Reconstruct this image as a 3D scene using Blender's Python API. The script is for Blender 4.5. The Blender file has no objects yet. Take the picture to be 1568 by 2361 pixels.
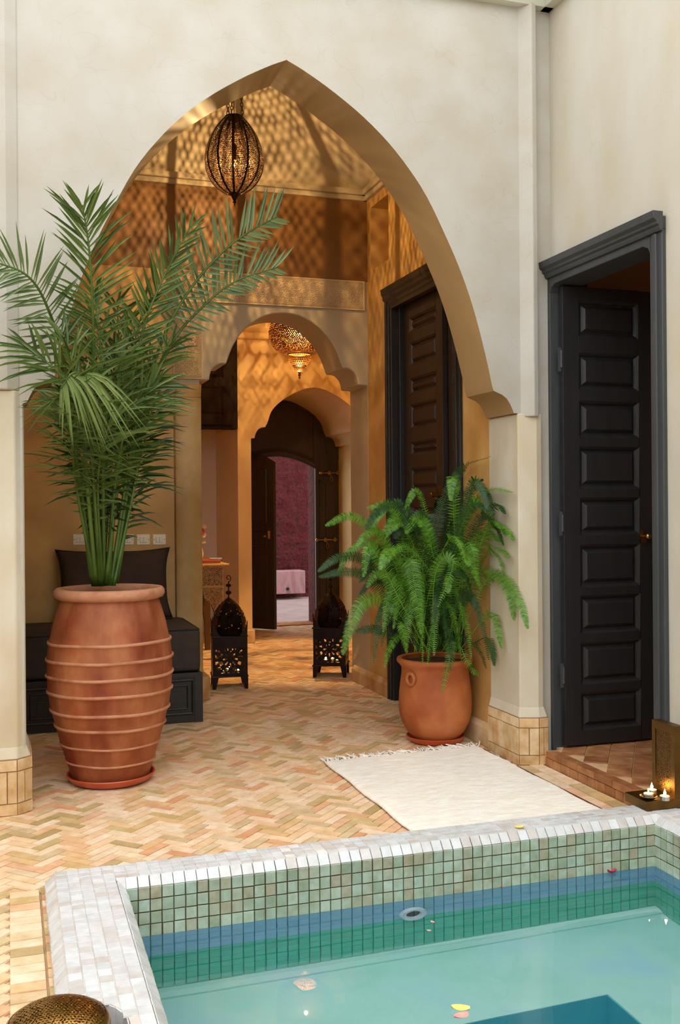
import bpy, bmesh, math, random
from mathutils import Vector, Matrix, noise

random.seed(7)
PI = math.pi
scene = bpy.context.scene
col = scene.collection

# ------------------------------------------------------------------ camera model
F, CX, HY = 2340., 784., 1165.
YAW, ROLL, EYE = math.radians(18.1), math.radians(0.45), 1.3
FW = Vector((math.sin(YAW), math.cos(YAW), 0))
RT = Vector((math.cos(YAW), -math.sin(YAW), 0))


def ray(px, py):
    u, v = px - CX, py - HY
    a = (u * math.cos(ROLL) - v * math.sin(ROLL)) / F
    b = (u * math.sin(ROLL) + v * math.cos(ROLL)) / F
    return Vector((FW.x + RT.x * a, FW.y + RT.y * a, -b))


def atY(px, py, Y):
    d = ray(px, py)
    t = Y / d.y
    return Vector((d.x * t, Y, EYE + d.z * t))


def atZ(px, py, z=0.):
    d = ray(px, py)
    t = (z - EYE) / d.z
    return Vector((d.x * t, d.y * t, z))


def atX(px, py, X):
    d = ray(px, py)
    t = X / d.x
    return Vector((X, d.y * t, EYE + d.z * t))


# ------------------------------------------------------------------ mesh builder
class MB:
    def __init__(self):
        self.v, self.f = [], []

    def add(self, vs, fs):
        o = len(self.v)
        self.v += [Vector(p) for p in vs]
        self.f += [tuple(i + o for i in f) for f in fs]
        return self

    def box(self, x0, x1, y0, y1, z0, z1):
        vs = [(x, y, z) for z in (z0, z1) for y in (y0, y1) for x in (x0, x1)]
        return self.add(vs, [(0, 2, 3, 1), (4, 5, 7, 6), (0, 1, 5, 4), (2, 6, 7, 3), (0, 4, 6, 2), (1, 3, 7, 5)])

    def prism(self, poly, d0, d1, axis='y'):
        def p(a, b, d):
            return {'y': (a, d, b), 'z': (a, b, d), 'x': (d, a, b)}[axis]
        n = len(poly)
        vs = [p(a, b, d0) for a, b in poly] + [p(a, b, d1) for a, b in poly]
        fs = [tuple(range(n)), tuple(range(2 * n - 1, n - 1, -1))]
        fs += [(i, (i + 1) % n, n + (i + 1) % n, n + i) for i in range(n)]
        return self.add(vs, fs)

    def loft(self, poly0, z0, poly1, z1, caps=True):
        n = len(poly0)
        vs = [(a, b, z0) for a, b in poly0] + [(a, b, z1) for a, b in poly1]
        fs = [(i, (i + 1) % n, n + (i + 1) % n, n + i) for i in range(n)]
        if caps:
            fs += [tuple(range(n)), tuple(range(2 * n - 1, n - 1, -1))]
        return self.add(vs, fs)

    def lathe(self, prof, seg=32, c=(0, 0, 0), rot=0, lobes=0, lobe=0.):
        vs, fs = [], []
        for r, z in prof:
            for k in range(seg):
                a = 2 * PI * k / seg + rot
                rr = r * (1 + lobe * (abs(math.sin(a * lobes / 2)) - .6)) if lobes else r
                vs.append((c[0] + rr * math.cos(a), c[1] + rr * math.sin(a), c[2] + z))
        for j in range(len(prof) - 1):
            for k in range(seg):
                k2 = (k + 1) % seg
                fs.append((j * seg + k, j * seg + k2, (j + 1) * seg + k2, (j + 1) * seg + k))
        if prof[0][0] > 1e-4:
            fs.append(tuple(range(seg - 1, -1, -1)))
        if prof[-1][0] > 1e-4:
            o = (len(prof) - 1) * seg
            fs.append(tuple(range(o, o + seg)))
        return self.add(vs, fs)

    def tube(self, pts, r, seg=8, closed=False):
        pts = [Vector(p) for p in pts]
        n = len(pts)
        rs = r if isinstance(r, (list, tuple)) else [r] * n
        vs, fs = [], []
        prev = None
        for i, p in enumerate(pts):
            if closed:
                t = pts[(i + 1) % n] - pts[i - 1]
            else:
                t = pts[min(i + 1, n - 1)] - pts[max(i - 1, 0)]
            t.normalize()
            if prev is None:
                ref = Vector((0, 0, 1)) if abs(t.z) < .9 else Vector((1, 0, 0))
                prev = t.cross(ref).normalized()
            a = (prev - t * prev.dot(t)).normalized()
            b = t.cross(a)
            prev = a
            for k in range(seg):
                an = 2 * PI * k / seg
                vs.append(p + (a * math.cos(an) + b * math.sin(an)) * rs[i])
        m = n if closed else n - 1
        for i in range(m):
            j = (i + 1) % n
            for k in range(seg):
                k2 = (k + 1) % seg
                fs.append((i * seg + k, i * seg + k2, j * seg + k2, j * seg + k))
        if not closed:
            fs.append(tuple(range(seg - 1, -1, -1)))
            fs.append(tuple(range((n - 1) * seg, n * seg)))
        return self.add(vs, fs)

    def ball(self, c, r, sx=1, sy=1, sz=1, seg=16, rings=10):
        prof = [(max(1e-5, r * math.sin(PI * j / rings)), -r * math.cos(PI * j / rings)) for j in range(rings + 1)]
        o = len(self.v)
        self.lathe(prof, seg, (0, 0, 0))
        for i in range(o, len(self.v)):
            p = self.v[i]
            self.v[i] = Vector((c[0] + p.x * sx, c[1] + p.y * sy, c[2] + p.z * sz))
        return self

    def grid(self, fn, nu, nv, keep=None):
        vs = [fn(i / nu, j / nv) for j in range(nv + 1) for i in range(nu + 1)]
        fs = []
        for j in range(nv):
            for i in range(nu):
                if keep and not keep((i + .5) / nu, (j + .5) / nv):
                    continue
                a = j * (nu + 1) + i
                fs.append((a, a + 1, a + nu + 2, a + nu + 1))
        return self.add(vs, fs)

    def hexsheet(self, fn, nu, nv, hole=.6, jit=.25, solid=None, squash=1.):
        """a sheet pierced with real holes: fn maps (u, v) in 0..1 to a point"""
        R = 1 / math.sqrt(3)
        for j in range(nv):
            for i in range(nu):
                cu, cv = (i + .5 + .5 * (j % 2)), (j + .5)
                o = [(cu + R * math.cos(PI / 6 + k * PI / 3), cv + R * 1.1547 * math.sin(PI / 6 + k * PI / 3)) for k in range(6)]
                pts = [fn(a / nu, b / nv) for a, b in o]
                if solid and solid(cu / nu, cv / nv):
                    self.add(pts, [(0, 1, 2, 3, 4, 5)])
                    continue
                h = hole * (1 + random.uniform(-jit, jit))
                ju, jv = random.uniform(-jit, jit) * .25, random.uniform(-jit, jit) * .25
                an = random.uniform(0, PI) * (jit > .3)
                q = []
                for k in range(6):
                    x, y = math.cos(PI / 6 + k * PI / 3) * R * h, math.sin(PI / 6 + k * PI / 3) * R * h
                    if an:
                        x2 = x * math.cos(an) + y * math.sin(an)
                        y2 = (-x * math.sin(an) + y * math.cos(an)) * squash
                        x, y = x2 * math.cos(an) - y2 * math.sin(an), x2 * math.sin(an) + y2 * math.cos(an)
                    q.append(fn((cu + ju + x) / nu, (cv + jv + y * 1.1547) / nv))
                self.add(pts + q, [(k, (k + 1) % 6, 6 + (k + 1) % 6, 6 + k) for k in range(6)])
        return self

    def build(self, name, mats, parent=None, org=None, smooth=None, bevel=None, solid=None, weld=False, recalc=True, bseg=2):
        me = bpy.data.meshes.new(name)
        off = Vector(org) if org is not None else (OFF.get(parent.name, Vector()) if parent else Vector())
        me.from_pydata([tuple(p - off) for p in self.v], [], self.f)
        bm = bmesh.new()
        bm.from_mesh(me)
        if weld:
            bmesh.ops.remove_doubles(bm, verts=bm.verts, dist=weld)
        if recalc:
            bmesh.ops.recalc_face_normals(bm, faces=bm.faces)
        bm.to_mesh(me)
        bm.free()
        if smooth is not None:
            for p in me.polygons:
                p.use_smooth = True
            if smooth < 180:
                me.set_sharp_from_angle(angle=math.radians(smooth))
        for m in (mats if isinstance(mats, (list, tuple)) else [mats]):
            me.materials.append(m)
        o = bpy.data.objects.new(name, me)
        col.objects.link(o)
        if parent:
            o.parent = parent
        else:
            o.location = off
        OFF[o.name] = off
        if solid:
            md = o.modifiers.new('thickness', 'SOLIDIFY')
            md.thickness = solid
            md.offset = 0
        if bevel:
            md = o.modifiers.new('edges', 'BEVEL')
            md.width = bevel
            md.segments = bseg
            md.limit_method = 'ANGLE'
            md.angle_limit = math.radians(35)
        return o


OFF = {}


def tag(o, label=None, cat=None, group=None, kind=None):
    if label:
        o['label'] = label
    if cat:
        o['category'] = cat
    if group:
        o['group'] = group
    if kind:
        o['kind'] = kind
    return o


def thing(name, loc, label, cat, group=None):
    o = bpy.data.objects.new(name, None)
    o.empty_display_size = .05
    col.objects.link(o)
    o.location = loc
    OFF[o.name] = Vector(loc)
    return tag(o, label, cat, group)


def struct(o):
    o['kind'] = 'structure'
    return o


def copy_tree(o, parent=None):
    c = o.copy()
    col.objects.link(c)
    if parent:
        c.parent = parent
    OFF[c.name] = OFF.get(o.name, Vector())
    for ch in list(o.children):
        copy_tree(ch, c)
    return c


def sm(pts, n):
    """Catmull-Rom through pts, n samples"""
    pts = [Vector(p) for p in pts]
    P = [pts[0] * 2 - pts[1]] + pts + [pts[-1] * 2 - pts[-2]]
    out = []
    m = len(pts) - 1
    for i in range(n + 1):
        s = min(i / n * m, m - 1e-6)
        k = int(s)
        t = s - k
        a, b, c, d = P[k:k + 4]
        out.append(.5 * ((2 * b) + (c - a) * t + (2 * a - 5 * b + 4 * c - d) * t * t + (3 * b - a - 3 * c + d) * t ** 3))
    return out


# ------------------------------------------------------------------ materials
def lin(c):
    return tuple(((x / 255) / 12.92 if x / 255 <= .04045 else ((x / 255 + .055) / 1.055) ** 2.4) for x in c) + (1,)


def pbr(name, cols, scale=4., detail=4., rough=.7, metal=0., bump=0., bscale=60., stretch=(1, 1, 1), island=False,
        spec=.5, trans=0., lo=.3, hi=.7, second=None, crackle=0., rvar=0., coat=0., bdist=.01):
    m = bpy.data.materials.new(name)
    m.use_nodes = True
    nt = m.node_tree
    N, L = nt.nodes, nt.links
    b = N['Principled BSDF']
    out = N['Material Output']
    b.inputs['Roughness'].default_value = rough
    b.inputs['Metallic'].default_value = metal
    b.inputs['Specular IOR Level'].default_value = spec
    b.inputs['Coat Weight'].default_value = coat
    tc = N.new('ShaderNodeTexCoord')
    mp = N.new('ShaderNodeMapping')
    mp.inputs['Scale'].default_value = stretch
    L.new(tc.outputs['Object'], mp.inputs['Vector'])
    ns = N.new('ShaderNodeTexNoise')
    ns.inputs['Scale'].default_value = scale
    ns.inputs['Detail'].default_value = detail
    L.new(mp.outputs['Vector'], ns.inputs['Vector'])
    cr = N.new('ShaderNodeValToRGB')
    el = cr.color_ramp.elements
    k = len(cols)
    for i, c in enumerate(cols):
        pos = (i / (k - 1) if k > 1 else 0)
        pos = pos if island else lo + (hi - lo) * pos
        if i < 2 and i < len(el):
            el[i].position = pos
            el[i].color = lin(c)
        else:
            e = el.new(pos)
            e.color = lin(c)
    if k == 1:
        el[1].color = lin(cols[0])
    colout = cr.outputs['Color']
    if island:
        g = N.new('ShaderNodeNewGeometry')
        L.new(g.outputs['Random Per Island'], cr.inputs['Fac'])
        if second:
            mx = N.new('ShaderNodeMix')
            mx.data_type = 'RGBA'
            mx.blend_type = 'MULTIPLY'
            mx.inputs[0].default_value = 1
            r2 = N.new('ShaderNodeValToRGB')
            r2.color_ramp.elements[0].position = .3
            r2.color_ramp.elements[0].color = lin(second[0])
            r2.color_ramp.elements[1].position = .7
            r2.color_ramp.elements[1].color = lin(second[1])
            L.new(ns.outputs['Fac'], r2.inputs['Fac'])
            L.new(colout, mx.inputs[6])
            L.new(r2.outputs['Color'], mx.inputs[7])
            colout = mx.outputs[2]
    else:
        L.new(ns.outputs['Fac'], cr.inputs['Fac'])
        if second:
            n2 = N.new('ShaderNodeTexNoise')
            n2.inputs['Scale'].default_value = second[2]
            n2.inputs['Detail'].default_value = 5
            mp2 = N.new('ShaderNodeMapping')
            if len(second) > 3:
                mp2.inputs['Scale'].default_value = second[3]
            L.new(tc.outputs['Object'], mp2.inputs['Vector'])
            L.new(mp2.outputs['Vector'], n2.inputs['Vector'])
            r2 = N.new('ShaderNodeValToRGB')
            r2.color_ramp.elements[0].position = .35
            r2.color_ramp.elements[0].color = lin(second[0])
            r2.color_ramp.elements[1].position = .65
            r2.color_ramp.elements[1].color = lin(second[1])
            L.new(n2.outputs['Fac'], r2.inputs['Fac'])
            mx = N.new('ShaderNodeMix')
            mx.data_type = 'RGBA'
            mx.blend_type = 'MULTIPLY'
            mx.inputs[0].default_value = 1
            L.new(colout, mx.inputs[6])
            L.new(r2.outputs['Color'], mx.inputs[7])
            colout = mx.outputs[2]
    if crackle:
        nz = N.new('ShaderNodeTexNoise')
        nz.inputs['Scale'].default_value = 3
        mxv = N.new('ShaderNodeMix')
        mxv.data_type = 'VECTOR'
        mxv.inputs[0].default_value = .25
        L.new(tc.outputs['Object'], nz.inputs['Vector'])
        L.new(tc.outputs['Object'], mxv.inputs[4])
        L.new(nz.outputs['Color'], mxv.inputs[5])
        vo = N.new('ShaderNodeTexVoronoi')
        vo.feature = 'DISTANCE_TO_EDGE'
        vo.inputs['Scale'].default_value = 9
        L.new(mxv.outputs[1], vo.inputs['Vector'])
        rr = N.new('ShaderNodeValToRGB')
        rr.color_ramp.elements[0].position = 0
        rr.color_ramp.elements[0].color = (1 - crackle, 1 - crackle * 1.1, 1 - crackle * 1.3, 1)
        rr.color_ramp.elements[1].position = .012
        rr.color_ramp.elements[1].color = (1, 1, 1, 1)
        L.new(vo.outputs['Distance'], rr.inputs['Fac'])
        mx = N.new('ShaderNodeMix')
        mx.data_type = 'RGBA'
        mx.blend_type = 'MULTIPLY'
        mx.inputs[0].default_value = 1
        L.new(colout, mx.inputs[6])
        L.new(rr.outputs['Color'], mx.inputs[7])
        colout = mx.outputs[2]
    L.new(colout, b.inputs['Base Color'])
    if rvar:
        mr = N.new('ShaderNodeMapRange')
        mr.inputs['To Min'].default_value = rough - rvar
        mr.inputs['To Max'].default_value = rough + rvar
        L.new(ns.outputs['Fac'], mr.inputs['Value'])
        L.new(mr.outputs['Result'], b.inputs['Roughness'])
    if bump:
        nb = N.new('ShaderNodeTexNoise')
        nb.inputs['Scale'].default_value = bscale
        nb.inputs['Detail'].default_value = 6
        L.new(mp.outputs['Vector'], nb.inputs['Vector'])
        bp = N.new('ShaderNodeBump')
        bp.inputs['Strength'].default_value = bump
        bp.inputs['Distance'].default_value = bdist
        L.new(nb.outputs['Fac'], bp.inputs['Height'])
        L.new(bp.outputs['Normal'], b.inputs['Normal'])
    if trans:
        tr = N.new('ShaderNodeBsdfTranslucent')
        L.new(colout, tr.inputs['Color'])
        ms = N.new('ShaderNodeMixShader')
        ms.inputs['Fac'].default_value = trans
        L.new(b.outputs['BSDF'], ms.inputs[1])
        L.new(tr.outputs['BSDF'], ms.inputs[2])
        L.new(ms.outputs['Shader'], out.inputs['Surface'])
    return m


def glow(name, c, s):
    m = bpy.data.materials.new(name)
    m.use_nodes = True
    b = m.node_tree.nodes['Principled BSDF']
    b.inputs['Base Color'].default_value = (0, 0, 0, 1)
    b.inputs['Emission Color'].default_value = c + (1,)
    b.inputs['Emission Strength'].default_value = s
    return m


CREAM = pbr('cream_tadelakt', [(180, 176, 166), (188, 185, 176)], scale=1.6, detail=6, rough=.55, bump=.12, bscale=9, crackle=.07, spec=.3,
            second=((247, 242, 233), (255, 255, 255), 5.))
CREAM2 = pbr('cream_tadelakt_right', [(190, 185, 172), (200, 196, 184)], scale=1.4, detail=6, rough=.5, bump=.1, bscale=7, crackle=.05, spec=.3,
             second=((248, 242, 232), (255, 255, 255), 4., (1, 1, .4)))
TAN = pbr('tan_tadelakt', [(200, 158, 94), (212, 172, 108)], scale=2., detail=6, rough=.5, bump=.12, bscale=9, spec=.35,
          second=((232, 222, 205), (255, 255, 255), 5.))
TAN_OLD = pbr('worn_tan_tadelakt', [(204, 172, 116), (218, 188, 134)], scale=2.2, detail=7, rough=.45, bump=.15, bscale=10, spec=.4,
              second=((205, 190, 165), (255, 255, 255), 2.2))
PIERM = pbr('pier_tadelakt', [(206, 198, 180), (214, 208, 192)], scale=2., detail=6, rough=.5, bump=.12, bscale=9, spec=.35,
            second=((238, 228, 210), (255, 255, 255), 5., (1, 1, .5)))
REVEAL_SHADE = pbr('shaded_reveal_tadelakt', [(160, 130, 88), (176, 146, 102)], scale=1.6, detail=6, rough=.55, bump=.12, bscale=9, spec=.3)
VAULT = pbr('vault_tadelakt', [(180, 164, 136), (194, 180, 152)], scale=2., detail=6, rough=.55, bump=.12, bscale=9, spec=.3)
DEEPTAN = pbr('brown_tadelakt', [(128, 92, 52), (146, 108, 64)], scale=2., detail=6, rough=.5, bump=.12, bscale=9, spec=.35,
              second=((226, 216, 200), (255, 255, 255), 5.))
OCHRE = pbr('ochre_tadelakt', [(214, 178, 118), (226, 192, 134)], scale=2.5, detail=6, rough=.5, bump=.1, bscale=10, spec=.3)
PINKISH = pbr('pale_plaster', [(236, 214, 192), (240, 220, 200)], scale=2., rough=.7, bump=.05)
CARVED = pbr('carved_plaster', [(200, 176, 138), (214, 192, 156)], scale=8., rough=.8)
STONE = pbr('sandstone_plinth', [(205, 178, 136), (222, 198, 158), (214, 186, 140)], scale=6., detail=7, rough=.7, bump=.25, bscale=40,
            second=((215, 180, 130), (255, 255, 255), 5., (1, 1, .7)))
GROUT2 = pbr('plinth_joint', [(150, 116, 78), (132, 100, 66)], scale=20, rough=.9)
STONE_I = pbr('sandstone_tiles', [(212, 184, 140), (234, 212, 174), (222, 198, 156), (228, 194, 148)], island=True, scale=14, rough=.6, bump=.25, bscale=60,
              second=((216, 190, 150), (255, 255, 255)))
BRICK = pbr('terracotta_brick', [(246, 222, 194), (240, 196, 150), (206, 182, 128), (247, 226, 200), (244, 214, 180), (226, 166, 122), (246, 222, 194), (188, 162, 110), (245, 218, 186), (240, 204, 160), (244, 219, 190)],
            island=True, scale=18, detail=6, rough=.55, bump=.35, bscale=70, second=((232, 221, 204), (255, 255, 255)), spec=.4)
MORTAR = pbr('mortar', [(214, 176, 132), (196, 158, 116)], scale=20, rough=.9)
STEPB = pbr('step_terracotta', [(176, 120, 76), (196, 142, 96), (160, 104, 64)], island=True, scale=12, detail=6, rough=.55, bump=.3, bscale=50,
            second=((190, 165, 140), (255, 255, 255)))
WTILE = pbr('white_glazed_tile', [(212, 214, 216), (222, 224, 226), (216, 216, 216), (206, 199, 195), (224, 227, 230), (216, 220, 224)], island=True, scale=25, rough=.22, bump=.15, bscale=35,
            second=((236, 234, 230), (255, 255, 255)), spec=.5)
GTILE = pbr('green_glazed_tile', [(178, 192, 172), (198, 212, 196), (166, 180, 158), (190, 210, 198), (184, 176, 152), (186, 202, 184)], island=True, scale=30, rough=.2, bump=.2, bscale=35,
            second=((222, 220, 205), (255, 255, 255)), spec=.5)
BTILE = pbr('blue_glazed_tile', [(120, 178, 220), (134, 190, 228), (126, 182, 216)], island=True, scale=30, rough=.3)
TTILE = pbr('teal_glazed_tile', [(56, 184, 162), (66, 192, 172), (60, 188, 168)], island=True, scale=30, rough=.3)
GROUT = pbr('grout_warm', [(196, 164, 144), (178, 146, 126)], scale=30, rough=.9)
GROUTD = pbr('grout_dark', [(86, 78, 56), (70, 62, 44)], scale=30, rough=.9)
POOLF = pbr('turquoise_pool_render', [(164, 226, 216), (178, 234, 226), (170, 224, 236)], scale=3., detail=6, rough=.7)
POOLD = pbr('deep_teal_render', [(84, 190, 206), (92, 200, 216)], scale=3., rough=.7)
TERRA = pbr('terracotta_jar', [(116, 46, 17), (148, 70, 30), (172, 106, 64), (154, 80, 38), (124, 54, 22)], scale=3.4, detail=7, rough=.65, bump=.25, bscale=45, stretch=(1, 1, .8),
            second=((196, 156, 132), (255, 255, 255), 4., (1.8, 1.8, .6)), lo=.25, hi=.75)
TERRAP = pbr('pale_worn_terracotta', [(160, 96, 62), (190, 134, 100), (174, 110, 76)], scale=9., detail=7, rough=.7, bump=.2, bscale=60)
TERRA2 = pbr('terracotta_pot', [(176, 96, 46), (200, 126, 74), (188, 108, 56)], scale=4., detail=6, rough=.65, bump=.15, bscale=60,
             second=((214, 180, 150), (255, 255, 255), 3.5))
SAUCER = pbr('red_clay_saucer', [(184, 74, 38), (196, 86, 46)], scale=5, rough=.35)
SOIL = pbr('soil', [(40, 28, 18), (62, 44, 28)], scale=40, rough=1, bump=.6, bscale=60)
BLACKW = pbr('black_painted_wood', [(34, 33, 34), (42, 40, 40)], scale=3, stretch=(8, 8, 1), rough=.42, bump=.08, bscale=30, spec=.4)
FRAMEW = pbr('grey_black_painted_wood', [(60, 62, 64), (68, 70, 72)], scale=3, stretch=(6, 6, 1), rough=.45, bump=.06, bscale=30, spec=.4)
CUPW = pbr('near_black_wood', [(30, 20, 13), (42, 29, 19)], scale=4, stretch=(6, 6, .6), rough=.7, bump=.12, bscale=30, spec=.12)
BROWNW = pbr('dark_brown_wood', [(40, 29, 22), (54, 40, 30)], scale=4, stretch=(6, 6, .6), rough=.42, bump=.12, bscale=30)
OLDW = pbr('street_door_wood', [(44, 32, 18), (56, 42, 24)], scale=4, stretch=(6, 6, .6), rough=.5, bump=.1, bscale=30)
BRASS = pbr('aged_brass', [(150, 112, 56), (176, 136, 72), (128, 92, 44)], scale=20, rough=.32, metal=1, bump=.08, bscale=80)
BRASSD = pbr('dull_brass', [(96, 72, 36), (122, 92, 48)], scale=12, rough=.42, metal=1, bump=.1, bscale=60)
IRON = pbr('dark_pierced_iron', [(26, 17, 13), (44, 29, 21)], scale=14, rough=.38, metal=.8, bump=.12, bscale=60)
LAMPM = pbr('bronzed_lamp_metal', [(38, 24, 13), (56, 36, 19)], scale=20, rough=.4, metal=.85)
COPPER = pbr('copper_filigree', [(84, 52, 26), (110, 70, 36)], scale=20, rough=.35, metal=.9)
VELVET = pbr('brown_velvet', [(46, 32, 25), (62, 44, 35)], scale=10, rough=.85, bump=.15, bscale=120)
CUSH = pbr('charcoal_canvas', [(52, 44, 38), (64, 54, 46)], scale=12, rough=.9, bump=.2, bscale=160)
PIPING = pbr('black_piping', [(18, 15, 13)], rough=.8)
BENCHW = pbr('bench_black_wood', [(30, 27, 25), (38, 34, 31)], scale=4, stretch=(1, 8, 8), rough=.5, bump=.1, bscale=40)
WHITEP = pbr('ivory_plastic', [(222, 212, 190)], rough=.35)
RUGM = pbr('cream_wool', [(247, 240, 228), (252, 248, 240), (249, 243, 233)], scale=9, detail=8, rough=.95, bump=.3, bscale=140, stretch=(.35, 1, 1),
           second=((244, 239, 230), (255, 255, 255), 60., (.25, 1, 1)))
PALM = pbr('palm_green', [(54, 76, 24), (84, 108, 40), (112, 134, 70), (68, 94, 30)], island=True, scale=6, rough=.38, trans=.22, spec=.5,
           second=((225, 230, 205), (255, 255, 255)))
PALMD = pbr('palm_deep_green', [(36, 54, 18), (52, 76, 26), (44, 64, 22)], island=True, scale=6, rough=.4, trans=.2)
PALMY = pbr('palm_pale_green', [(120, 142, 74), (144, 158, 96), (104, 128, 62)], island=True, scale=6, rough=.4, trans=.2)
PALMG = pbr('palm_grey_green', [(90, 112, 62), (116, 136, 88), (74, 98, 52)], island=True, scale=6, rough=.35, trans=.15)
STALK = pbr('palm_stalk', [(56, 82, 22), (82, 106, 36)], scale=8, rough=.45)
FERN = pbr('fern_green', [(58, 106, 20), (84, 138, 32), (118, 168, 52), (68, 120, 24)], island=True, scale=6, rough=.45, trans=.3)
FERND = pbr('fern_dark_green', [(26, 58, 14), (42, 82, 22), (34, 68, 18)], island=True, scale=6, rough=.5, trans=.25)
MAROON = pbr('maroon_render', [(62, 4, 6), (92, 11, 14), (38, 2, 4)], scale=14, detail=8, rough=.9, bump=1., bscale=26, bdist=.05)
PAVE = pbr('street_paving', [(150, 128, 124), (168, 146, 142)], scale=5, detail=6, rough=.85, bump=.3, bscale=20)
BOXG = pbr('stained_grey_metal', [(150, 104, 108), (176, 132, 132), (110, 76, 82)], scale=7, detail=6, rough=.6, stretch=(1, 1, .35))
INLAY = pbr('carved_inlay', [(166, 128, 72), (190, 152, 92)], scale=30, rough=.45)
INLAYD = pbr('inlay_dark_ground', [(96, 66, 34)], rough=.6)
WAX = pbr('candle_wax', [(250, 240, 222)], rough=.4, trans=.2)
ALU = pbr('tealight_cup', [(214, 206, 194)], rough=.25, metal=.9)
REDB = pbr('red_leather', [(150, 58, 30), (168, 74, 40)], scale=10, rough=.4)
PINKP = pbr('pink_paper', [(172, 72, 84)], rough=.6)
SILV = pbr('pale_blue_metal', [(170, 190, 205)], rough=.3, metal=.3)
PETY = pbr('yellow_petal', [(250, 232, 110), (252, 240, 160)], scale=30, rough=.5, trans=.2)
PETP = pbr('pink_petal', [(246, 166, 156), (250, 196, 180)], scale=30, rough=.5, trans=.2)
PETR = pbr('crimson_petal', [(196, 20, 62), (214, 36, 80)], scale=30, rough=.5, trans=.1)
PETW = pbr('cream_petal', [(248, 236, 200)], rough=.5, trans=.2)
FLC = pbr('flower_centre', [(206, 146, 40)], rough=.7)
FLSTEM = pbr('flower_stem', [(120, 124, 58)], rough=.6)
INLET = pbr('white_pool_fitting', [(205, 222, 236)], rough=.3)
CORNM = pbr('pale_green_grey_cornice', [(206, 208, 194)], rough=.6)
BULB = glow('bulb_filament', (1., .62, .26), 31000.)
BULB2 = glow('warm_bulb', (1., .62, .24), 17500.)
FLAME = glow('candle_flame', (1., .55, .18), 60.)

gm = bpy.data.materials.new('pool_water')
gm.use_nodes = True
gb = gm.node_tree.nodes['Principled BSDF']
gb.inputs['Base Color'].default_value = (1, 1, 1, 1)
gb.inputs['Roughness'].default_value = 0
gb.inputs['IOR'].default_value = 1.33
gb.inputs['Transmission Weight'].default_value = 1
WATER = gm

# ------------------------------------------------------------------ tiles and bricks


def tiles(mb, o, u, v, nu, nv, su, sv, gap=.0016, tilt=.0007, th=.003, keep=None, n=None, rnd=.0006):
    o, u, v = Vector(o), Vector(u), Vector(v)
    n = Vector(n) if n else u.cross(v).normalized()
    for j in range(nv):
        for i in range(nu):
            c = o + u * ((i + .5) * su) + v * ((j + .5) * sv)
            if keep and not keep(c):
                continue
            a, b = su / 2 - gap / 2 + random.uniform(-rnd, rnd), sv / 2 - gap / 2 + random.uniform(-rnd, rnd)
            k = .0012
            tu, tv = random.uniform(-tilt, tilt), random.uniform(-tilt, tilt)
            vs = []
            for (x, y) in ((-1, -1), (1, -1), (1, 1), (-1, 1)):
                vs.append(c + u * (x * (a - k)) + v * (y * (b - k)) + n * (th + x * tu + y * tv))
            for (x, y) in ((-1, -1), (1, -1), (1, 1), (-1, 1)):
                vs.append(c + u * x * a + v * y * b + n * 0.0002)
            mb.add(vs, [(0, 1, 2, 3)] + [(4 + q, 4 + (q + 1) % 4, (q + 1) % 4, q) for q in range(4)])


def brick(mb, cx, cy, L, W, ang, z=0., th=.006, gap=.002):
    u = Vector((math.cos(ang), math.sin(ang), 0))
    v = Vector((-u.y, u.x, 0))
    a, b = L / 2 - gap / 2, W / 2 - gap / 2
    k = .0016
    h = [th + random.uniform(-.0012, .0012) for _ in range(4)]
    vs = []
    for q, (x, y) in enumerate(((-1, -1), (1, -1), (1, 1), (-1, 1))):
        p = Vector((cx, cy, z - th)) + u * (x * (a - k)) + v * (y * (b - k))
        vs.append(p + Vector((0, 0, h[q])))
    for (x, y) in ((-1, -1), (1, -1), (1, 1), (-1, 1)):
        vs.append(Vector((cx, cy, z - th)) + u * x * a + v * y * b)
    mb.add(vs, [(0, 1, 2, 3)] + [(4 + q, 4 + (q + 1) % 4, (q + 1) % 4, q) for q in range(4)])


def herringbone(mb, L, W, keep, x0, x1, y0, y1, rot):
    """classic herringbone: L = k*W"""
    k = round(L / W)
    ca, sa = math.cos(rot), math.sin(rot)
    R = int(max(x1 - x0, y1 - y0) / W * 1.6) + 4
    mx, my = (x0 + x1) / 2, (y0 + y1) / 2
    for i in range(-R, R):
        for j in range(-R, R):
            m = (i - j) % (2 * k)
            if m == 0:      # horizontal brick starting at cell (i, j)
                c = ((i + k / 2) * W, (j + .5) * W)
                an = 0
            elif m == k:    # vertical brick hanging down from cell (i, j)
                c = ((i + .5) * W, (j + 1 - k / 2) * W)
                an = PI / 2
            else:
                continue
            x, y = mx + c[0] * ca - c[1] * sa, my + c[0] * sa + c[1] * ca
            if x0 < x < x1 and y0 < y < y1 and keep(x, y):
                brick(mb, x, y, L, W, an + rot)


# ------------------------------------------------------------------ floor
COP_L, COP_B, COP_Z = .137, 3.52, .085      # coping outer left X, outer back Y, top Z
PIN_L, PIN_B, PIN_R = .355, 3.36, 2.37      # pool inner faces
WATZ = -.105


def floor_keep(x, y):
    if x > .20 and y < 3.46:
        return False
    if x > .0 and x < .145 and y < 3.60:
        return False
    if 2.36 < x < 2.53 and 3.5 < y < 4.5:
        return False
    return True


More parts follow.
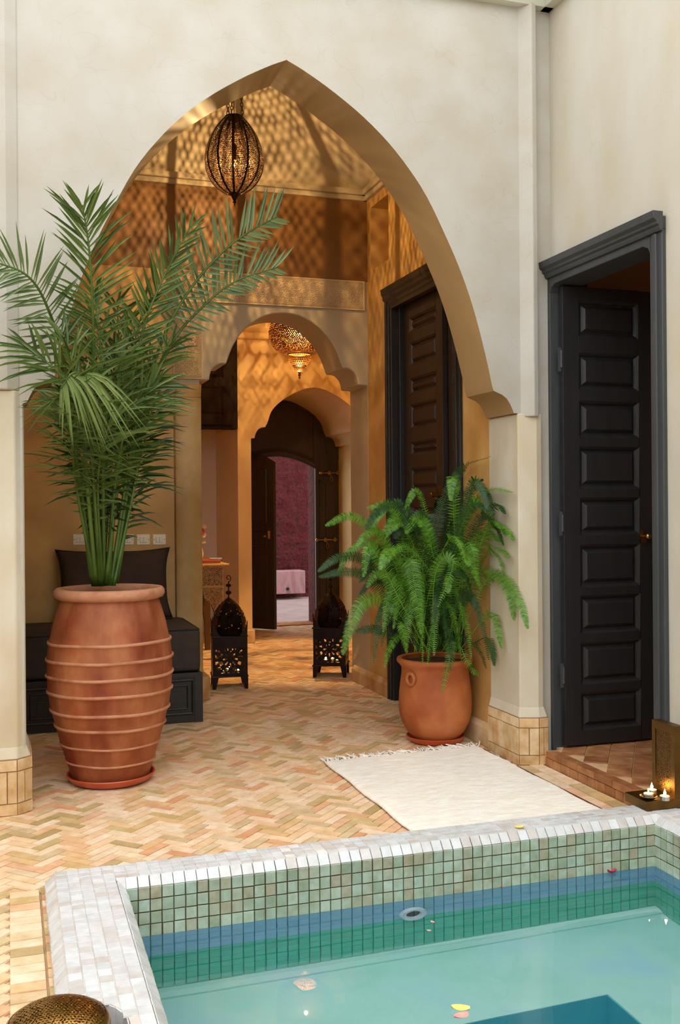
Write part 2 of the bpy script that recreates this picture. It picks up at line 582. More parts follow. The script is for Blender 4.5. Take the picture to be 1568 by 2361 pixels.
fb = MB()
fb.box(-4.6, .2, -5.6, 3.45, -.25, -.007)
fb.box(.2, 2.7, -5.6, .85, -.25, -.007)
fb.box(-4.6, 2.7, 3.45, 6.9, -.25, -.007)
fb.box(-.2, 3.9, 6.9, 10.95, -.25, -.007)
struct(fb.build('floor', MORTAR))
fm = MB()
herringbone(fm, .135, .045, lambda x, y: floor_keep(x, y) and y < 10.62, -1.3, 3.8, 1.4, 10.7, math.radians(45))
struct(fm.build('floor_bricks', BRICK))
fe = MB()
y = 1.6
while y < 3.6:                                  # edging laid beside the pool
    brick(fe, .042, y, .098, .056, 0, z=.003)
    brick(fe, .111, y + .01, .034, .056, 0, z=.003)
    y += .058
y = 3.58
while y < 4.5:                                  # edging laid along the step
    brick(fe, 2.405, y, .075, .14, 0, z=.003)
    brick(fe, 2.485, y + .05, .07, .14, 0, z=.003)
    y += .142
struct(fe.build('floor_edging', BRICK))

# ------------------------------------------------------------------ facade with the pointed arch
TOP = 3.95
FY, FT = 4.55, .31
def sm2(pts, n):
    return [(p.x, p.y) for p in sm([(a, b_, 0) for a, b_ in pts], n)]


half = [(2.43, 0), (2.43, 1.752), (2.405, 1.754), (2.398, 1.772), (2.384, 1.80), (2.366, 1.826), (2.34, 1.844), (2.294, 1.862),
        (2.284, 1.896), (2.257, 2.014), (2.218, 2.162), (2.172, 2.31), (2.115, 2.456), (2.047, 2.60), (1.945, 2.792), (1.844, 2.93),
        (1.733, 3.05), (1.602, 3.16), (1.452, 3.26), (1.325, 3.331), (1.25, 3.366)]
half = half[:7] + sm2(half[7:] + [(1.243, 3.372)], 44)[:-1]
MX = 1.243
left = [(2 * MX - x, z) for x, z in half[1:]]
left = [(.06, 1.745) if abs(z - 1.752) < 1e-3 else (x, z) for x, z in left]
outl = half + [(MX - .012, 3.37)] + left[::-1] + [(.06, 0), (-4.6, 0), (-4.6, TOP), (2.62, TOP), (2.62, 4.9 * 0)]
outl = [p for i, p in enumerate(outl) if i == 0 or p != outl[i - 1]]
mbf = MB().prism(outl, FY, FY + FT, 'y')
wf = struct(mbf.build('wall_front', [CREAM, REVEAL_SHADE], smooth=24, bevel=.012, bseg=3))
for p in wf.data.polygons:          # soffit and reveal shade put into the colour as a darker tan
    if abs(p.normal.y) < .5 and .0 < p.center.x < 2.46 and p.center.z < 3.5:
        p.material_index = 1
mbf = MB().box(-2.5, 2.62, FY + FT, FY + FT + .05, 3.6, 4.8)
struct(mbf.build('wall_front_parapet', CREAM))
# the octagonal colonettes at the two ends of the facade
cr_ = MB().loft([(2.44, 4.56), (2.444, 4.549), (2.488, 4.492), (2.52, 4.50), (2.52, 4.70), (2.44, 4.70)], 1.735,
                [(2.44, 4.56), (2.444, 4.549), (2.488, 4.492), (2.52, 4.50), (2.52, 4.70), (2.44, 4.70)], TOP)
struct(cr_.build('trim_1', CREAM, bevel=.006))
cl_ = MB().loft([(.048, 4.56), (.05, 4.546), (.0, 4.516), (-.3, 4.50), (-.3, 4.56)], 1.80, [(.048, 4.56), (.05, 4.546), (.0, 4.516), (-.3, 4.50), (-.3, 4.56)], TOP)
struct(cl_.build('trim_2', CREAM, bevel=.008))


def pier(name, top, base, zt=1.76):
    """octagonal plinth with tiles, bevelled shoulder, shaft"""
    m = MB().loft(top, .27, top, zt)
    m.loft(base, .235, top, .285, caps=True)
    o = m.build(name, PIERM, bevel=.006)
    struct(o)
    m = MB().loft([(x, y) for x, y in base], 0, base, .236)
    p = m.build('plinth', GROUT2, parent=o)
    t = MB()
    n = len(base)
    for i in range(n):
        a, b = Vector((base[i][0], base[i][1], 0)), Vector((base[(i + 1) % n][0], base[(i + 1) % n][1], 0))
        d = b - a
        if d.length < .02:
            continue
        nn = Vector((d.y, -d.x, 0)).normalized()
        cx, cy = sum(q[0] for q in base) / n, sum(q[1] for q in base) / n
        if nn.dot(Vector((a.x - cx, a.y - cy, 0))) < 0:
            nn = -nn
        k = max(2, round(d.length / .042))
        tiles(t, a, d.normalized(), (0, 0, 1), max(1, round(k / 2)), 1, d.length / max(1, round(k / 2)), .05, th=.004, n=nn, gap=.0034)
        tiles(t, a + Vector((0, 0, .05)), d.normalized(), (0, 0, 1), k, 1, d.length / k, .135, th=.004, n=nn, gap=.0034)
        tiles(t, a + Vector((0, 0, .185)), d.normalized(), (0, 0, 1), max(1, k // 2), 1, d.length / max(1, k // 2), .05, th=.004, n=nn, gap=.0034)
    t.build('plinth_tiles', STONE_I, parent=o)
    return o


pier('wall_front_pier', [(2.424, 4.87), (2.424, 4.548), (2.512, 4.515), (2.545, 4.52), (2.545, 4.87)],
     [(2.405, 4.86), (2.405, 4.524), (2.500, 4.488), (2.55, 4.49), (2.55, 4.86)], 1.752)
pier('wall_front_pier', [(-.3, 4.88), (-.3, 4.53), (.028, 4.53), (.066, 4.565), (.066, 4.88)],
     [(-.3, 4.87), (-.3, 4.508), (.028, 4.506), (.085, 4.557), (.085, 4.87)], 1.80)
# cornice that crowns the courtyard walls
cn = MB().prism([(4.55, 3.785), (4.50, 3.785), (4.44, 3.86), (4.44, TOP), (4.56, TOP)], -2.5, 2.62, 'x')
cn.prism([(2.63, 3.785), (2.57, 3.785), (2.51, 3.86), (2.51, TOP), (2.63, TOP)], -2.5, 4.56, 'y')
struct(cn.build('trim_3', CORNM))

# ------------------------------------------------------------------ right courtyard wall with its doorway
RX = 2.62
DZ = .075
OY0, OY1, OZ1 = 3.69, 4.53, 2.40
rw = MB().prism([(-5.6, 0), (-5.6, TOP), (4.72, TOP), (4.72, 0), (OY1 + .06, 0), (OY1 + .06, OZ1 + .05), (OY0 - .03, OZ1 + .05), (OY0 - .03, 0)], RX, RX + .2, 'x')
struct(rw.build('wall_right', CREAM2, bevel=.006))
struct(MB().box(-3.1, -3.0, -5.6, 4.6, 0, 3.3).build('wall_left', CREAM))
struct(MB().box(-4.6, 2.9, -5.6, -5.5, 0, 2.3).build('wall_rear', CREAM))

# step and the tiled floor of the room behind it
st = MB().box(2.53, 2.62, 3.45, 4.485, -.05, DZ - .006)
st.box(2.62, 5.2, 2.2, 4.78, -.05, DZ - .006)
so = struct(st.build('floor_step', MORTAR))
sb = MB()
y = 3.45
while y < 4.46:
    w = random.uniform(.055, .085)
    w = min(w, 4.485 - y)
    tiles(sb, (2.53, y, -.001), (0, 1, 0), (0, 0, 1), 1, 1, w, .046, th=.006, n=(-1, 0, 0), gap=.003)
    y += w
y = 3.45
while y < 4.46:
    w = min(.145, 4.485 - y)
    tiles(sb, (2.53, y, .045), (0, 1, 0), (0, 0, 1), 1, 1, w, .03, th=.008, n=(-1, 0, 0), gap=.002)
    y += w
    tiles(sb, (2.524, y - w, DZ - .005), (1, 0, 0), (0, 1, 0), 1, 1, .058, w, th=.004, gap=.003)
sb.build('step_bricks', STEPB, parent=so)
sf = MB()
for i in range(-30, 30):
    for j in range(-30, 30):
        s = .115
        cx = 3.2 + (i * s) * math.cos(.95) - (j * s) * math.sin(.95)
        cy = 4. + (i * s) * math.sin(.95) + (j * s) * math.cos(.95)
        if 2.615 < cx < 4.6 and 3.2 < cy < 4.75:
            brick(sf, cx, cy, s, s, .95, z=DZ, th=.006)
sf.build('step_tiles', STEPB, parent=so)

# dark room behind the right doorway
rm = MB()
rm.box(2.82, 5.2, 4.78, 4.85, 0, 3.)
rm.box(5.2, 5.3, 2.1, 4.85, 0, 3.)
rm.box(2.82, 5.3, 2.1, 2.2, 0, 3.)
struct(rm.build('wall_side_room', pbr('side_room_plaster', [(150, 112, 80)], rough=.8)))
struct(MB().box(2.81, 5.3, 2.1, 4.85, 2.78, 2.9).build('ceiling_side_room', pbr('side_room_ceiling', [(168, 132, 100)], rough=.8)))


def panel_leaf(mb, o, u, up, n, W, H, T, stile, panels, rail=None):
    """door leaf in plane (u, up), facing n, with sunk frames and raised fields"""
    o, u, up, n = Vector(o), Vector(u), Vector(up), Vector(n)

    def P(a, b, d):
        return o + u * a + up * b + n * d

    def blk(a0, a1, b0, b1, d0, d1):
        vs = [P(a, b, d) for d in (d0, d1) for b in (b0, b1) for a in (a0, a1)]
        mb.add(vs, [(0, 2, 3, 1), (4, 5, 7, 6), (0, 1, 5, 4), (2, 6, 7, 3), (0, 4, 6, 2), (1, 3, 7, 5)])
    blk(0, stile, 0, H, 0, T)
    blk(W - stile, W, 0, H, 0, T)
    edges = [0] + [x for p in panels for x in p] + [H]
    for k in range(0, len(edges), 2):
        blk(stile, W - stile, edges[k], edges[k + 1], 0, T)
    for (b0, b1) in panels:
        a0, a1 = stile, W - stile
        blk(a0, a1, b0, b1, 0, T * .35)

        def frus(i0, i1, d0, d1):
            A = [P(a0 + i0, b0 + i0, d0), P(a1 - i0, b0 + i0, d0), P(a1 - i0, b1 - i0, d0), P(a0 + i0, b1 - i0, d0)]
            B = [P(a0 + i1, b0 + i1, d1), P(a1 - i1, b0 + i1, d1), P(a1 - i1, b1 - i1, d1), P(a0 + i1, b1 - i1, d1)]
            mb.add(A + B, [(k, (k + 1) % 4, 4 + (k + 1) % 4, 4 + k) for k in range(4)])
            return B
        frus(0, .011, T, T * .78)
        frus(.011, .019, T * .78, T * .45)
        frus(.019, .024, T * .45, T * .4)
        B = frus(.024, .042, T * .4, T * .92)
        mb.add(B, [(0, 1, 2, 3)])
    return mb


# door 1: frame on the right courtyard wall
d1 = thing('door_1', (2.6, 4.1, DZ), None, None)
struct(d1)
fr = MB()
XF = 2.60
fr.box(XF, RX + .2, OY1, 4.69, DZ - .02, 2.45)          # far jamb
fr.box(XF - .014, RX, OY1 + .045, OY1 + .075, DZ - .02, 2.43)
fr.box(XF, RX + .06, 3.605, OY0, DZ - .02, 2.45)          # near jamb
fr.box(XF - .014, RX, 3.63, 3.655, DZ - .02, 2.43)
fr.prism([(OY0 - .01, 2.45), (OY0 - .01, 2.36), (OY0 + .0, 2.36), (OY0 + .015, 2.385), (OY0 + .05, OZ1), (OY1 - .05, OZ1), (OY1 - .015, 2.385), (OY1, 2.36), (OY1 + .01, 2.36), (OY1 + .01, 2.45)], XF, RX + .15, 'x')
fr.box(XF, RX + .2, 3.605, 4.69, 2.44, 2.50)
fr.build('door_frame', FRAMEW, parent=d1, bevel=.004)
hm = MB()
prof = [(0, 2.435), (-.012, 2.435), (-.018, 2.447), (-.018, 2.455), (-.03, 2.462), (-.03, 2.472), (-.046, 2.484), (-.05, 2.515), (0, 2.515)]
hm.prism([(XF + a, z) for a, z in prof], 3.595, 4.70, 'y')
hm.build('head_moulding', FRAMEW, parent=d1, bevel=.002)
pz = [(1590, 1676), (1476, 1571), (1369, 1456), (1254, 1351), (1147, 1232), (1031, 1127), (927, 1010), (818, 902), (699, 782)]
LY = 4.505
panels = []
for a, b in pz:
    z1, z0 = atY(1400, a, LY).z, atY(1400, b, LY).z
    panels.append((z0 - DZ - .012, z1 - DZ - .012))
lf = MB()
panel_leaf(lf, (2.64, LY, DZ + .012), (1, 0, 0), (0, 0, 1), (0, -1, 0), .53, 2.30, .032, .09, panels)
leaf = lf.build('door_leaf', BLACKW, parent=d1, bevel=.0015, weld=.0002)
h = MB()
for z in (.40, 1.16, 1.98):
    h.tube([(2.632, LY - .03, z), (2.632, LY - .03, z + .085)], .006, 8)
    h.box(2.616, 2.634, LY - .028, LY - .025, z - .02, z + .10)
h.build('hinge', FRAMEW, parent=leaf)
k = atY(1484, 1238, LY - .035)
kb = MB()
kb.prism([(k.x + .016 * math.cos(a) * (1 + .35 * abs(math.cos(2 * a))), k.z + .03 * math.sin(a) * (1 + .3 * abs(math.sin(2 * a)))) for a in [2 * PI * i / 24 for i in range(24)]], LY - .037, LY - .032, 'y')
kb.tube([(k.x + .004, LY - .035, k.z + .004), (k.x + .004, LY - .06, k.z + .004)], .006, 10)
kb.ball((k.x + .004, LY - .07, k.z + .004), .016)
tag(kb.build('door_knob', BRASS, parent=leaf, smooth=40), 'brass knob on a lobed plate')
# a lamp deeper in the side room
ll = bpy.data.lights.new('side_room_lamp', 'POINT')
ll.energy = 1.6
ll.color = (1., .66, .38)
ll.shadow_soft_size = .06
lo2 = bpy.data.objects.new('side_room_lamp', ll)
lo2.location = (4.9, 3.3, 1.6)
col.objects.link(lo2)

# ------------------------------------------------------------------ porch behind the arch
PX0, PX1, PY0, PY1 = .04, 2.44, 4.86, 6.80
CZ = 3.50
# right porch wall: n-gon with openings is split in strips
NY0, NY1, NZ0, NZ1 = 6.37, 6.713, 2.95, 3.39
D2Y0, D2Y1, D2Z = 5.235, 6.36, 2.735
w = MB()
w.box(PX1, PX1 + .18, PY0 - .02, D2Y0, 0, 4.0)
w.box(PX1, PX1 + .18, D2Y0, D2Y1, D2Z, 4.0)
w.box(PX1, PX1 + .18, D2Y1, NY0, 0, 4.0)
w.box(PX1, PX1 + .18, NY0, NY1, 0, NZ0)
w.box(PX1, PX1 + .18, NY0, NY1, NZ1, 4.0)
w.box(PX1, PX1 + .18, NY1, PY1 + .02, 0, 4.0)
w.box(PX1 + .17, PX1 + .30, PY0, 7.1, 0, 4.0)
struct(w.build('wall_porch_right', TAN, weld=.0001))
struct(MB().box(PX0 - .12, PX0, PY0 - .02, 6.95, 0, 4.0).build('wall_porch_left', TAN_OLD))
bbp = [(6.40, 0), (6.40, 0)]
b = MB().prism([(PX1 + .01, 0), (PX1 - .028, 0), (PX1 - .028, .085), (PX1 - .004, .115), (PX1 + .01, .115)], D2Y1 + .0, 7.14, 'y')
b.prism([(PX1 + .01, 0), (PX1 - .022, 0), (PX1 - .022, .10), (PX1 - .004, .125), (PX1 + .01, .125)], PY0, D2Y0, 'y')
struct(b.build('baseboard_right', STONE, bevel=.004))

# inner multi-lobed arch
AC, AT = 1.833, .40
arch1 = [(.605, 0), (.605, 2.15), (.533, 2.155), (.531, 2.18), (.522, 2.212), (.505, 2.24), (.478, 2.26), (.45, 2.268), (.417, 2.268), (.40, 2.315), (.372, 2.385), (.33, 2.455), (.278, 2.517), (.21, 2.572), (.135, 2.611), (.07, 2.629), (0, 2.635)]
arch1 = arch1[:2] + sm2(arch1[2:9], 14) + sm2([(.417, 2.268)] + arch1[9:-1] + [(0, 2.635)], 24)[1:]
lj = [(-x, z) for x, z in arch1[2:-1]][::-1] + [(-.60, 2.15), (-.60, 0)]
o1 = [(AC + x, z) for x, z in arch1 + lj] + [(PX0 - .1, 0), (PX0 - .1, 4.0), (PX1 + .2, 4.0), (PX1 + .2, 0)]
struct(MB().prism(o1, PY1, PY1 + AT, 'y').build('wall_porch_back', VAULT, smooth=24, bevel=.008))
# cut left of the pier: sofa niche sits a little deeper, so the pier and panel stand proud
pr = MB()
sec = [(1.055, 6.80), (1.062, 6.765), (1.085, 6.752), (1.215, 6.752), (1.236, 6.765), (1.238, 6.80)]
pr.loft(sec, 0, sec, 2.03)
pr.loft(sec, 2.03, [(1.075, 6.80), (1.08, 6.782), (1.10, 6.776), (1.225, 6.776), (1.242, 6.783), (1.245, 6.80)], 2.12)
struct(pr.build('wall_porch_pier', TAN_OLD, smooth=35, bevel=.004))
pb = MB().prism([(1.045, 6.80), (1.045, 6.73), (1.06, 6.72), (1.235, 6.72), (1.285, 6.76), (1.285, 7.13), (1.24, 7.13), (1.24, 6.80)], 0, .16, 'z')
struct(pb.build('baseboard_pier', STONE, bevel=.012))


def arabesque(x, z):
    """height 0..1 of the carved pattern"""
    c = .05
    fx, fz = (x / c) % 1 - .5, (z / c) % 1 - .5
    r, a = math.hypot(fx, fz), math.atan2(fz, fx)
    h = math.sin(r * 30 + 2.2 * math.sin(3 * a + int(x / c) * 1.7))
    h2 = math.sin(x * 330 + 2.5 * math.sin(z * 170)) * math.sin(z * 310 + 2.5 * math.sin(x * 150))
    return 1. if (h + h2 * .9) > -.1 else 0.


def carved(name, x0, x1, z0, z1, y, cell=.0032, depth=.008, rim=.02):
    nu, nv = int((x1 - x0) / cell), int((z1 - z0) / cell)

    def fn(u, v):
        x, z = x0 + (x1 - x0) * u, z0 + (z1 - z0) * v
        d = min(x - x0, x1 - x, z - z0, z1 - z)
        if d < rim * .45:
            h = 1.
        elif d < rim * .6:
            h = .35
        elif d < rim * 1.3:
            h = 1. if math.sin((x + z) * 420) * math.sin((x - z) * 420) > -.25 else .3
        elif d < rim * 1.5:
            h = 1.
        else:
            h = arabesque(x, z)
        return (x, y - .012 - depth * h, z)
    m = MB().grid(fn, nu, nv)
    m.box(x0, x1, y - .014, y + .005, z0, z1)
    return m.build(name, CARVED, recalc=True)


struct(carved('trim_4', 1.052, 1.252, 2.157, 2.68, PY1))
struct(carved('trim_5', 1.052, 2.412, 2.68, 2.885, PY1))

# vaulted ceiling: cornice, squinches at the corners, octagonal pyramid
c = MB()
for (a0, a1, zz0, zz1) in ((.05, .05, 3.49, 3.53), (.03, .03, 3.455, 3.49)):
    c.box(PX0, PX1, PY1 - a0, PY1 + .01, zz0, zz1)
    c.box(PX0, PX1, PY0 - .01, PY0 + a0, zz0, zz1)
    c.box(PX1 - a0, PX1 + .01, PY0, PY1, zz0, zz1)
    c.box(PX0 - .01, PX0 + a0, PY0, PY1, zz0, zz1)
struct(c.build('trim_6', VAULT, bevel=.006))
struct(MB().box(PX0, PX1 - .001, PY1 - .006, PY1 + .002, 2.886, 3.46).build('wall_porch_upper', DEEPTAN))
struct(MB().box(PX0, 1.052, PY1 - .006, PY1 + .002, 0, 2.886).build('wall_porch_bench', pbr('bench_wall_tadelakt', [(204, 162, 98), (216, 178, 114)], scale=2., detail=6, rough=.5, bump=.12, bscale=9, spec=.35, second=((214, 204, 190), (255, 255, 255), 2.2))))
cm = MB()
ax, ay, az = 1.24, 5.83, 4.58
q = .52
x0, x1, y0, y1 = PX0, PX1, PY0, PY1
i_ = .05
ob = [(x0 + q, y0 + i_), (x1 - q, y0 + i_), (x1 - i_, y0 + q), (x1 - i_, y1 - q), (x1 - q, y1 - i_), (x0 + q, y1 - i_), (x0 + i_, y1 - q), (x0 + i_, y0 + q)]
zo = 3.80
lo_ = [(x0, y0), (x1, y0), (x1, y1), (x0, y1)]
vs = [(a, b_, zo) for a, b_ in ob] + [(a, b_, 3.525) for a, b_ in lo_] + [(ax, ay, az)]
fs = [(k, (k + 1) % 8, 12) for k in range(8)] + [(0, 1, 9, 8), (1, 2, 9), (2, 3, 10, 9), (3, 4, 10), (4, 5, 11, 10), (5, 6, 11), (6, 7, 8, 11), (7, 0, 8)]
struct(cm.add(vs, fs).build('ceiling_porch', VAULT))
struct(MB().box(-.3, 3.95, 4.86, 10.9, 4.7, 4.8).build('ceiling_roof', MORTAR))
hb = MB()
hb.box(-.3, -.08, 4.86, 7.1, 3.9, 4.75)
hb.box(2.6, 2.8, 4.86, 7.1, 3.9, 4.75)
struct(hb.build('wall_roof', MORTAR))

# door 2: dark panelled double door in the porch's right wall
d2 = thing('door_2', (PX1, 5.8, 0), None, None)
struct(d2)
X2 = PX1
fr = MB()
fr.box(X2 - .02, X2 + .10, D2Y1 - .07, D2Y1 + .01, 0, 2.70)
fr.box(X2 - .03, X2, D2Y1 - .045, D2Y1 - .02, 0, 2.70)
fr.box(X2 - .035, X2, D2Y1 - .012, D2Y1 + .014, 0, 2.70)
fr.box(X2 + .02, X2 + .12, D2Y1 - .12, D2Y1 - .07, 0, 2.64)
fr.box(X2 - .02, X2 + .10, D2Y0 - .01, D2Y0 + .07, 0, 2.70)
fr.box(X2 - .03, X2, D2Y0 + .02, D2Y0 + .045, 0, 2.70)
fr.box(X2, X2 + .10, D2Y0, D2Y1, 2.62, 2.72)
fr.build('door_frame', BLACKW, parent=d2, bevel=.004)
hm = MB()
prof = [(0.02, 2.60), (-.02, 2.60), (-.022, 2.625), (-.03, 2.635), (-.03, 2.655), (-.045, 2.67), (-.045, 2.69), (-.055, 2.705), (-.06, 2.74), (.02, 2.74)]
hm.prism([(X2 + a, z) for a, z in prof], D2Y0 - .02, D2Y1 + .02, 'y')
hm.build('head_moulding', BROWNW, parent=d2, bevel=.002)
pz2 = [(715, 750), (775, 830), (860, 898), (922, 980), (1010, 1042), (1072, 1125), (1160, 1200), (1225, 1290), (1320, 1370), (1395, 1480)]
pan = []
for a, b_ in pz2[::-1]:
    pan.append((atX(975, b_ + 5, X2 + .06).z, atX(975, a + 5, X2 + .06).z))
pan = [(max(.12, z0), z1) for z0, z1 in pan]
l1 = MB()
panel_leaf(l1, (X2 + .085, 6.235, .03), (0, -1, 0), (0, 0, 1), (-1, 0, 0), .62, 2.60, .035, .095, [(a - .03, b_ - .03) for a, b_ in pan])
lf1 = l1.build('door_leaf', BROWNW, parent=d2, bevel=.0015, weld=.0002)
an = math.radians(20)
l2 = MB()
panel_leaf(l2, (X2 + .115, 5.60, .03), (math.sin(an) * .0 + .02, -1, 0), (0, 0, 1), (-1, 0, 0), .31, 2.60, .035, .06, [(a - .03, b_ - .03) for a, b_ in pan])
l2.build('door_leaf', BROWNW, parent=d2, bevel=.0015, weld=.0002)
p_ = atX(1012, 1140, X2 + .05)
bl = MB()
bl.tube([(X2 + .03, p_.y + .07, p_.z), (X2 + .03, p_.y - .13, p_.z)], .008, 10)
bl.ball((X2 + .03, p_.y + .06, p_.z), .016)
bl.prism([(p_.y + .018 * math.cos(a), p_.z + .05 * math.sin(a) * (1 - .3 * math.cos(4 * a))) for a in [2 * PI * i / 20 for i in range(20)]], X2 + .036, X2 + .05, 'x')
bl.prism([(p_.y - .1 + .018 * math.cos(a), p_.z + .05 * math.sin(a) * (1 - .3 * math.cos(4 * a))) for a in [2 * PI * i / 20 for i in range(20)]], X2 + .036, X2 + .075, 'x')
tag(bl.build('door_bolt', BRASSD, parent=lf1, smooth=40), 'brass sliding bolt across both leaves')
MB().box(X2 + .15, X2 + .17, D2Y0, D2Y1, 0, 2.65).build('door_back', BLACKW, parent=d2)

# ------------------------------------------------------------------ vestibule
VY0, VY1, VZ = PY1 + AT, 9.40, 3.35
VX0, VX1 = .75, 3.72
A2 = 2.82
arch2 = [(.63, 0), (.63, 1.944), (.595, 1.944), (.585, 1.985), (.56, 2.025), (.525, 2.048), (.49, 2.05), (.465, 2.10), (.432, 2.194), (.37, 2.268), (.281, 2.335), (.20, 2.382), (.10, 2.425), (0, 2.442)]
arch2 = arch2[:2] + sm2(arch2[2:7], 10) + sm2(arch2[6:-1] + [(0, 2.442)], 24)[1:]
l2_ = [(-x, z) for x, z in arch2[:-1]][::-1]
TK = 1.22
o2 = [(A2 + x, z) for x, z in arch2 + l2_] + [(2.063, 0), (2.063, 2.025), (2.063, 3.9), (VX1 + .2, 3.9), (VX1 + .2, 0)]
struct(MB().prism(o2, VY1, VY1 + TK, 'y').build('wall_vestibule_back', OCHRE, smooth=24))
r = MB()
r.box(VX0 - .1, 2.063, VY1, VY1 + .12, 2.87, 3.9)
r.box(VX0 - .1, 2.063, VY1 + .12, VY1 + TK, 2.3, 3.9)
struct(r.build('wall_vestibule_upper', OCHRE))
r = MB()
r.box(VX0 - .1, 2.064, 10.45, 10.6, 0, 3.)
r.box(2.0615, 2.0635, VY1 + .002, 10.46, 0, 2.05)
struct(r.build('wall_recess', PINKISH))
struct(MB().box(VX0 - .15, VX0, VY0 - .1, 10.6, 0, 3.9).build('wall_vestibule_left', PINKISH))
struct(MB().box(VX1, VX1 + .15, VY0 - .1, 9.5, 0, 3.9).build('wall_vestibule_right', OCHRE))
struct(MB().box(2.46, VX1 + .1, VY0 - .12, VY0 - .0, 0, 3.9).build('wall_vestibule_front', OCHRE))
c = MB()
c.box(VX0, VX1, VY1 - .05, VY1 + .01, 2.875, 2.94)
struct(c.build('trim_7', OCHRE, bevel=.01))
c = MB().prism([(VY1 - .02, 2.94), (VY1 - .45, VZ), (VY0, VZ), (VY0, VZ + .1), (VY1, VZ + .1)], VX0, VX1, 'x')
struct(c.build('ceiling_vestibule', OCHRE))
b = MB().box(2.05, 2.20, VY1 - .03, VY1 + .02, 0, .13)
b.box(2.18, 2.21, VY1 - .03, 10.58, 0, .13)
struct(b.build('baseboard_back', STONE, bevel=.01))
# tall cupboard door above the recess
cu = thing('wall_cupboard', (1.6, VY1, 2.03), 'black panelled cupboard hung above the recess beyond the lobed arch', 'cupboard')
MB().box(1.30, 2.058, VY1 - .03, VY1 + .115, 2.025, 2.87).build('cupboard_frame', CUPW, parent=cu, bevel=.004)
cd = MB()
panel_leaf(cd, (1.42, VY1 - .03, 2.06), (1, 0, 0), (0, 0, 1), (0, -1, 0), .585, .775, .022, .085, [(.08, .36), (.43, .70)])
cdo = cd.build('door', CUPW, parent=cu, bevel=.0015, weld=.0002)
MB().ball((1.62, VY1 - .07, 2.42), .014).build('knob', BRASSD, parent=cdo, smooth=180)
# edge of an open leaf standing against the right reveal
ob_ = thing('door_3', (3.43, 9.8, 0), None, None)
struct(ob_)
MB().box(3.436, 3.452, 9.62, 9.86, .02, 2.06).build('door_leaf', CUPW, parent=ob_, bevel=.003)

# ------------------------------------------------------------------ street door
SY = VY1 + TK - .02
d4 = thing('door_4', (2.84, SY, 0), None, None)
struct(d4)
R0, cxd, zs = .70, 2.82, 1.80
outer = [(cxd + R0 * math.cos(a), zs + R0 * math.sin(a)) for a in [PI * i / 28 for i in range(29)]]
ox0, ox1 = 2.31, 3.185
opening = [(ox0, 0), (ox0, 1.70)] + [(ox0 + (ox1 - ox0) * i / 16, 1.70 + .20 * math.sin(PI * (.12 + .76 * i / 16)) - .07) for i in range(17)] + [(ox1, 1.70), (ox1, 0)]
po = [(cxd + R0, 0)] + outer + [(cxd - R0, 0)] + opening
MB().prism(po, SY, SY + .05, 'y').build('door_frame', OLDW, parent=d4, bevel=.004)
ms = MB()
for rr, ww in ((R0 - .06, .012), (R0 - .095, .007)):
    ms.tube([(cxd + rr * math.cos(a), SY - .002, zs + rr * math.sin(a)) for a in [PI * i / 40 for i in range(41)]] + [], ww, 6)
ms.tube([(ox0 + (ox1 - ox0) * i / 16, SY - .006, 1.70 + .045 + .20 * math.sin(PI * (.12 + .76 * i / 16)) - .07) for i in range(17)], .022, 8)
ms.tube([(ox0 + (ox1 - ox0) * i / 16, SY - .004, 1.70 + .085 + .20 * math.sin(PI * (.12 + .76 * i / 16)) - .07) for i in range(17)], .008, 8)
ms.box(3.165, 3.195, SY - .016, SY, 1.72, 2.28)
ms.box(3.30, 3.316, SY - .012, SY, .1, 1.55)
ms.box(3.225, 3.235, SY - .01, SY, .1, 1.58)
for z in (.78, 1.56):
    ms.box(3.225, 3.316, SY - .01, SY, z, z + .02)
ms.tube([(3.23, SY - .004, 1.62), (3.23, SY - .004, 2.12), (3.30, SY - .004, 2.02), (3.34, SY - .004, 1.8), (3.345, SY - .004, 1.62), (3.23, SY - .004, 1.62)], .007, 6)
ms.build('frame_moulding', OLDW, parent=d4)
bl = MB()
for zz, xa, xb in ((1.655, 3.24, 3.46), (.925, 3.19, 3.42)):
    yb = SY - .03
    bl.tube([(xa, yb, zz), (xb, yb, zz)], .009, 8)
    bl.ball((xa, yb, zz), .02)
    for xx in (xa + .09, xb - .03):
        bl.prism([(xx - .014, zz - .022), (xx + .014, zz - .022), (xx + .014, zz + .022), (xx - .014, zz + .022)], yb - .012, SY, 'y')
    bl.tube([(xa + .11, yb - .012, zz - .01), (xa + .10, yb - .014, zz - .07), (xa + .115, yb - .014, zz - .11), (xa + .128, yb - .014, zz - .07), (xa + .115, yb - .012, zz - .03)], .006, 6)
tag(bl.build('door_bolt', BRASS, parent=d4, smooth=40), 'two brass sliding bolts')
